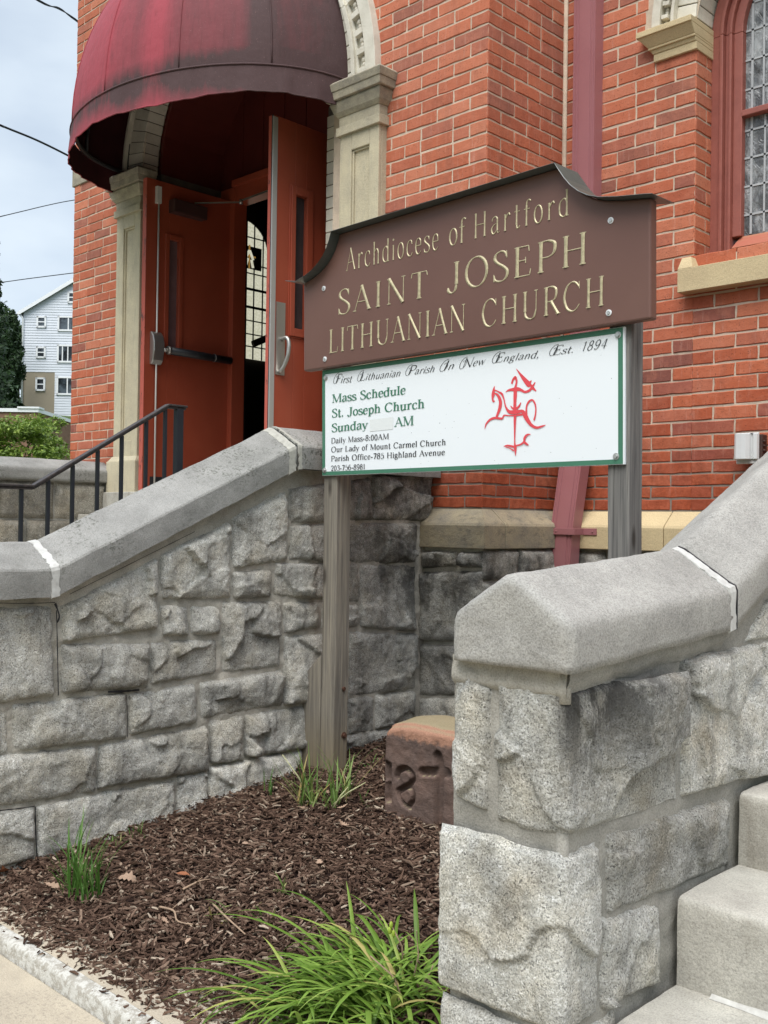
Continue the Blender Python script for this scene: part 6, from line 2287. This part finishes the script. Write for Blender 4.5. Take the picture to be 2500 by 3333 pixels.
lv = [
    (278, 1905, 'A', .085, 'largest tan oak leaf, lying between the grass clump and the mulch centre'),
    (285, 1877, 'A', .06, 'crumpled tan oak leaf just behind the largest tan leaf'),
    (300, 1892, 'A', .05, 'pale tan leaf touching the right side of the largest leaf'),
    (116, 1925, 'A', .075, 'curled tan leaf standing at the left of the grass clump'),
    (156, 1812, 'R', .05, 'rust orange leaf against the wall behind the grass clump'),
    (186, 1815, 'A', .06, 'greyish pink leaf beside the rust leaf at the wall'),
    (240, 1840, 'R', .035, 'small rust leaf right of the grass clump'),
    (396, 1899, 'R', .055, 'reddish brown leaf in the open mulch'),
    (320, 1938, 'A', .055, 'narrow curled tan leaf near the mulch centre'),
    (8, 1892, 'R', .06, 'dark red leaf at the left edge by the wall'),
    (650, 1757, 'A', .045, 'tan leaf at the foot of the yellowing plant, left side'),
    (705, 1722, 'A', .04, 'pinkish leaf among the yellowing plant blades'),
    (740, 1755, 'A', .05, 'tan leaf in front of the yellowing plant, right side'),
    (742, 1792, 'A', .05, 'beige oak leaf in the open right of the mulch'),
    (690, 1875, 'A', .045, 'faded tan leaf low in the mulch right of the centre'),
    (510, 1857, 'A', .035, 'white-spotted pale leaf fragment in the mulch centre'),
    (623, 1880, 'A', .035, 'small pinkish leaf fragment above the weed'),
    (356, 2000, 'A', .03, 'small tan leaf fragment toward the kerb'),
    (405, 2045, 'A', .025, 'tiny pale leaf fragment close to the kerb'),
    (530, 1832, 'A', .028, 'small beige leaf fragment below the yellowing plant'),
]
rs = random.Random(31)
for (x, y, kd, sz, lab) in lv:
    bm = oak(rs, sz * 1.0, kd == 'A')
    o = obj('fallen_leaf', bm, DEAD if kd == 'A' else DEADR, smooth=True)
    o.location = on_mulch(x, y) + V((0, 0, .018))
    o.rotation_euler = (rs.gauss(0, .35), rs.gauss(0, .35), rs.uniform(0, 6.28))
    tag(o, lab, 'leaf', 'dead leaves on the mulch')
for pts, lab in ((((345, 1968), (375, 1985), (385, 2000), (430, 2008)), 'bent bare twig lying on the mulch, left of the daylily'),
                 (((460, 1962), (490, 2000), (530, 2028)), 'dry forked stem leaning out of the daylily leaves'),
                 (((395, 1930), (430, 1920), (455, 1908)), 'short pale twig in the middle of the mulch')):
    bm = NB()
    pp = [on_mulch(*q) + V((0, 0, .014 + .012 * (k == 1))) for k, q in enumerate(pts)]
    pp = [V(q) for q in catmull([tuple(q) for q in pp], 5)]
    tube(bm, pp, [.0042 - .0022 * k / len(pp) for k in range(len(pp))], 6)
    tube(bm, [pp[4], pp[4] + V((.02, .01, .02))], .0015, 5)
    tag(obj('twig', bm, STEM), lab, 'twig')

# ================================================================== BACKGROUND
FH = V((fw.x, fw.y, 0)).normalized()
def frame_at(o, p):
    o.matrix_world = Matrix(((rt.x, FH.x, 0, p.x), (rt.y, FH.y, 0, p.y), (0, 0, 1, p.z), (0, 0, 0, 1)))


# hillside behind the church
bm = NB()
def hill(i, j):
    a = radians(-75 + 110 * i / 40) + yaw
    r = 19 + 260 * (j / 40) ** 1.6
    h = 9.6 * smooth((r - 19) / 74) + max(0, r - 95) * 0.10
    h += 0.5 * noise.noise(V((a * 6, r * .08, 3)))
    h = h if j > 0 else -0.2
    return V((-sin(a) * r, cos(a) * r, h - 0.1))
grid(bm, hill, 40, 40)
obj('hillside', bm, GRASSG, smooth=True, kind='structure')

bm = NB()
def light_block_hill(i, j):                  # unseen hill, added across the street to block low sky light
    a = radians(95 + 170 * i / 60)
    r = 24 + 60 * j / 20
    h = 15 * smooth(j / 13) + 1.6 * noise.noise(V((a * 9, r * .10, 7))) * (j > 2) + 0.9 * noise.noise(V((a * 40, r * .5, 2))) * (j > 2)
    return V((sin(a) * r, cos(a) * r, h - .1))
grid(bm, light_block_hill, 60, 20)
obj('hillside', fixn(bm), GRASSG, smooth=True, kind='structure')

HD = 95.0
mpp = S_ / FPX * HD
hp0 = OD(47, 905, HD)
house = bpy.data.objects.new('house', None)
COL.objects.link(house)
tag(house, 'white clapboard house with three storeys of windows on the hill beyond the hedge', 'house')
frame_at(house, hp0)
def hobj(name, bm, mats, parent=house, **k):
    o = obj(name, bm, mats, None, **k)
    o.parent = parent                       # geometry is in the house's own frame
    return o
def hx(x): return (x - 47) * mpp
def hz(y): return (905 - y) * mpp
W_ = 9.6
ez, pz = hz(674), hz(604)
bm = NB()
zb0 = hz(803)
prism(bm, [(0, zb0), (W_, zb0), (W_, ez), (W_ / 2, pz), (0, ez)], 0, 11)
box(bm, hx(117), W_, 0.0, 11, -7, zb0 - .001)
k = 0
z_ = -5.0
while z_ < pz - .15:                          # clapboards
    z1 = z_ + .235
    xl = 0.0 if z_ >= zb0 else hx(117)
    xr = W_
    if z1 > ez:
        f_ = (z1 - ez) / (pz - ez)
        xl, xr = W_ / 2 * f_, W_ - W_ / 2 * f_
    if xr - xl > .3:
        hexa(bm, [(xl, -.042, z_), (xr, -.042, z_), (xr, .01, z_), (xl, .01, z_), (xl, -.006, z1), (xr, -.006, z1), (xr, .01, z1), (xl, .01, z1)])
    z_ += .24
hobj('wall', fixn(bm), SIDING)
bm = NB()
box(bm, .02, hx(117) - .001, -.01, 11, -7, zb0 - .002)
hobj('ground_floor', bm, STUCCO)
bm = NB()
ov = .45
for sg2 in (0, 1):
    def mx(x): return x if sg2 == 0 else W_ - x
    sl = (pz - ez) / (W_ / 2)
    hexa(bm, [(mx(-ov), -.35, ez - ov * sl + .02), (mx(W_ / 2), -.35, pz + .02), (mx(W_ / 2), 11.3, pz + .02), (mx(-ov), 11.3, ez - ov * sl + .02),
              (mx(-ov), -.35, ez - ov * sl + .20), (mx(W_ / 2), -.35, pz + .24), (mx(W_ / 2), 11.3, pz + .24), (mx(-ov), 11.3, ez - ov * sl + .20)])
rf = hobj('roof', fixn(bm), ROOFM)
bm = NB()
for sg2 in (0, 1):
    sl = (pz - ez) / (W_ / 2)
    hexa(bm, [(mx(-ov), -.42, ez - ov * sl - .12), (mx(W_ / 2), -.42, pz - .12), (mx(W_ / 2), -.36, pz - .12), (mx(-ov), -.36, ez - ov * sl - .12),
              (mx(-ov), -.42, ez - ov * sl + .22), (mx(W_ / 2), -.42, pz + .26), (mx(W_ / 2), -.36, pz + .26), (mx(-ov), -.36, ez - ov * sl + .22)])
hobj('barge_board', fixn(bm), TRIMW, rf)
bm = NB()
box(bm, hx(96), hx(110), 2.5, 4.0, hz(662), hz(640))
hobj('dormer', bm, ROOFM, rf)
bm = NB()
box(bm, hx(71), hx(72), 1.0, 1.1, hz(672), hz(652))
hobj('vent_pipe', bm, TRIMW, rf)
bm = NB()
tube(bm, [(-.25, -.2, ez - .25), (.0, -.12, ez - .6), (.0, -.12, -6.5)], .10, 8)
hobj('downpipe', bm, TRIMW)
def hwin(x0, x1, y0, y1, mull, dbl):
    bm = NB()
    a, b, c_, d = hx(x0), hx(x1), hz(y1), hz(y0)
    t = .16
    box(bm, a, b, -.13, 0.0, c_, c_ + t); box(bm, a, b, -.13, 0.0, d - t, d)
    box(bm, a, a + t, -.13, 0.0, c_, d); box(bm, b - t, b, -.13, 0.0, c_, d)
    if dbl:
        box(bm, a + t, b - t, -.11, 0.0, (c_ + d) / 2 - .05, (c_ + d) / 2 + .05)
    for m_ in mull:
        box(bm, lerp(a, b, m_) - .05, lerp(a, b, m_) + .05, -.11, 0.0, c_ + t, d - t)
    wn_ = hobj('window', bm, TRIMW)
    bm = NB()
    box(bm, a + t, b - t, -.085, -.075, c_ + t, d - t)
    hobj('pane', bm, FARGL, wn_)
for y0, y1 in ((682, 707), (748, 773), (815, 844)):
    hwin(76, 97, y0, y1, (), True)
for y0, y1, m_ in ((681, 714, (.5,)), (743, 782, (.25, .5, .75)), (812, 852, (.5,))):
    hwin(121.5, 168, y0, y1, m_, False)
hwin(142, 163, 628, 653, (), True)
hwin(185, 225, 681, 714, (.5,), False)
hwin(185, 225, 748, 782, (.5,), False)

bb = bpy.data.objects.new('brick_building', None)
COL.objects.link(bb)
tag(bb, 'low brown brick building with a white parapet edge just above the hedge', 'building')
BD = 40.0
m2 = S_ / FPX * BD
frame_at(bb, OD(81, 884, BD))
bm = NB()
box(bm, -9, 0, 0, 9, -7, -.12)
hobj('wall', bm, paint('far_brown_brick', (0.20, 0.115, 0.08), (0.26, 0.16, 0.11), .9, .1, 6), bb)
bm = NB()
box(bm, -9.1, .06, -.06, 9.06, -.12, .02)
box(bm, -.75, .10, -.10, .5, .02, .09)
hobj('parapet', bm, TRIMW, bb)

def leafball(bm, cen, rad, n_, ls, rs, flat=0.6, shell=0.35, lo=-1.0):
    for _ in range(n_):
        while True:
            d = V((rs.uniform(-1, 1), rs.uniform(-1, 1), rs.uniform(lo, 1)))
            l = d.length
            if .05 < l <= 1:
                break
        d *= (max(l, rs.random() ** .5 if rs.random() < 1 - shell else l) / l)
        wob = 1 + .30 * noise.noise(V(cen) + d * 2.3)
        p = V((cen[0] + d.x * rad[0] * wob, cen[1] + d.y * rad[1] * wob, cen[2] + d.z * rad[2] * wob))
        nrm_ = (d.normalized() * .5 + V((rs.gauss(0, .6), rs.gauss(0, .6), rs.gauss(flat, .5)))).normalized()
        a = nrm_.orthogonal().normalized()
        b = nrm_.cross(a)
        an = rs.uniform(0, 6.28)
        a, b = a * cos(an) + b * sin(an), b * cos(an) - a * sin(an)
        s_ = ls * rs.uniform(.6, 1.3)
        vs = [bm.verts.new(p + a * s_), bm.verts.new(p + b * s_ * .45 + nrm_ * s_ * .12), bm.verts.new(p - a * s_), bm.verts.new(p - b * s_ * .45 + nrm_ * s_ * .12)]
        bm.faces.new(vs)


rs = random.Random(41)
hd = thing('hedge', OD(60, 1040, 14), 'dense rounded green hedge behind the tan granite wall', 'hedge')
bm = NB()
for k in range(46):
    x, y = rs.uniform(-90, 128), rs.uniform(912, 985)
    y += 6 * noise.noise(V((x * .03, 0, 0)))
    c1 = OD(x, y, 14 + rs.uniform(-.5, .6))
    leafball(bm, c1, (rs.uniform(.13, .24),) * 2 + (rs.uniform(.07, .14),), 170, .034, rs, 1.0)
for k in range(20):
    c1 = OD(rs.uniform(-90, 125), rs.uniform(985, 1100), 14 + rs.uniform(-.2, .6))
    leafball(bm, c1, (.25, .25, .25), 90, .034, rs, .6)
obj('foliage', bm, HEDGE, hd)
bm = NB()
for k in range(14):
    b0 = OD(rs.uniform(-80, 120), 1230, 14.2)
    b0.z = 0
    tube(bm, [b0, b0 + V((rs.uniform(-.1, .1), 0, 1.2)), OD(rs.uniform(-80, 120), rs.uniform(930, 980), 14.2)], [.03, .02, .008], 6)
obj('branches', bm, BARK, hd)

def ctree(name, x, y0, y1, D, wpx, label, mat, kind, seed):
    """a tree whose crown spans y0..y1 at depth D"""
    rs = random.Random(seed)
    m = S_ / FPX * D
    top, bot = OD(x, y0, D), OD(x, y1, D)
    h = top.z - bot.z
    base = V((bot.x, bot.y, bot.z - 1.5))
    o = thing(name, base, label, 'tree' if name != 'shrub' else 'shrub', 'trees and shrubs on the hill beyond the church')
    bm = NB()
    tube(bm, [base - V((0, 0, 3)), bot, (top + bot) / 2, top], [.28, .22, .13, .02], 8)
    rad = wpx * m
    if kind == 'spruce':
        nl = 15
        for k in range(nl):
            t = (k + .5) / nl
            zc = top.z - h * t
            for q in range(8):
                a = q * pi / 4 + k * .5 + rs.uniform(-.2, .2)
                r = rad * (.12 + .88 * t) * rs.uniform(.6, 1.15)
                tip = V((bot.x + r * cos(a), bot.y + r * sin(a), zc - r * .22))
                tube(bm, [V((bot.x, bot.y, zc)), tip], [.05, .01], 5)
    o2 = obj('trunk', bm, BARK, o)
    bm = NB()
    if kind == 'spruce':
        rs = random.Random(seed)
        for k in range(nl):
            t = (k + .5) / nl
            zc = top.z - h * t
            for q in range(8):
                a = q * pi / 4 + k * .5 + rs.uniform(-.2, .2)
                r = rad * (.12 + .88 * t) * rs.uniform(.6, 1.15)
                for s_ in range(7):
                    f_ = (s_ + 1) / 7
                    p = V((bot.x + r * f_ * cos(a), bot.y + r * f_ * sin(a), zc - r * .22 * f_ - .5 * abs(noise.noise(V((k, q, f_)))) * h / nl))
                    leafball(bm, p, (.42, .42, .30), 30, .15, rs, .3)
    elif kind == 'column':
        for k in range(34):
            t = rs.random()
            p = V((bot.x + rs.gauss(0, rad * .35 * (.25 + t)), bot.y + rs.gauss(0, rad * .3), top.z - h * t))
            leafball(bm, p, (rad * .42, rad * .42, rad * .8), 150, .22, rs, .2)
    else:
        for k in range(30):
            a, r = rs.uniform(0, 6.28), rad * sqrt(rs.random()) * .8
            t = rs.random()
            wz = sin(pi * (.12 + .8 * t))
            p = V((bot.x + r * wz * cos(a), bot.y + r * wz * sin(a), top.z - h * t))
            leafball(bm, p, (rad * .36, rad * .36, rad * .26), 120, .30, rs, .5)
    obj('crown', bm, mat, o)
ctree('spruce', -44, 470, 900, 45, 62, 'dark spruce at the far left edge with a branch tip against the sky', CONIF, 'spruce', 51)
ctree('evergreen', 39, 712, 905, 106, 15, 'narrow dark evergreen right against the white house', CONIF, 'column', 52)
ctree('evergreen', 20, 690, 905, 92, 26, 'tall dark evergreen, second from the white house', CONIF, 'column', 53)
ctree('evergreen', -14, 672, 905, 86, 40, 'broader dark evergreen at the left edge in front of the leafy trees', CONIF, 'column', 54)
ctree('leafy_tree', 2, 676, 900, 118, 62, 'rounded green tree showing above the dark evergreens', DECID, 'round', 55)
ctree('leafy_tree', -110, 640, 900, 122, 110, 'large leafy tree at the far left behind the spruce', DECID, 'round', 56)
ctree('shrub', 8, 845, 912, 62, 52, 'dark rounded shrub above the parapet of the brick building', CONIF, 'round', 57)
ctree('shrub', 250, 700, 905, 125, 60, 'leafy tree hidden behind the church corner', DECID, 'round', 58)

for (pts, D0, D1, r, lab, n2) in (
    (((-60, -90), (84, 0), (128, 20), (163, 41), (260, 110)), 16, 19, .010, 'twisted pair of thin black wires at the top left', 2),
    (((-90, 228), (0, 270), (80, 303), (157, 341), (260, 395)), 14, 18, .016, 'thickest black cable slanting down to the church corner', 1),
    (((-90, 490), (0, 468), (50, 456), (100, 444), (155, 433), (260, 418)), 20, 24, .010, 'thin grey-black wire rising toward the church corner', 1),
    (((-90, 618), (0, 610), (60, 602), (155, 590), (260, 577)), 30, 34, .014, 'lowest wire crossing the sky above the white house', 1),
):
    bm = NB()
    e0 = (2 * pts[0][0] - pts[1][0] - 900, pts[0][1] + (pts[0][1] - pts[1][1]) / (pts[0][0] - pts[1][0]) * (pts[0][0] - pts[1][0] - 900))
    pts = (e0,) + pts + ((pts[-1][0] * 2 - pts[-2][0] + 160, pts[-1][1] * 2 - pts[-2][1]),)
    nn = len(pts)
    for q in range(n2):
        pp = [OD(x, y + q * 3 * (-1) ** k, lerp(D0, D1, k / (nn - 1))) for k, (x, y) in enumerate(pts)]
        pp = [V(v_) for v_ in catmull([tuple(v_) for v_ in pp], 6)]
        tube(bm, pp, r, 6)
    tag(obj('overhead_wire', bm, CABLE), lab, 'wire', 'overhead wires')
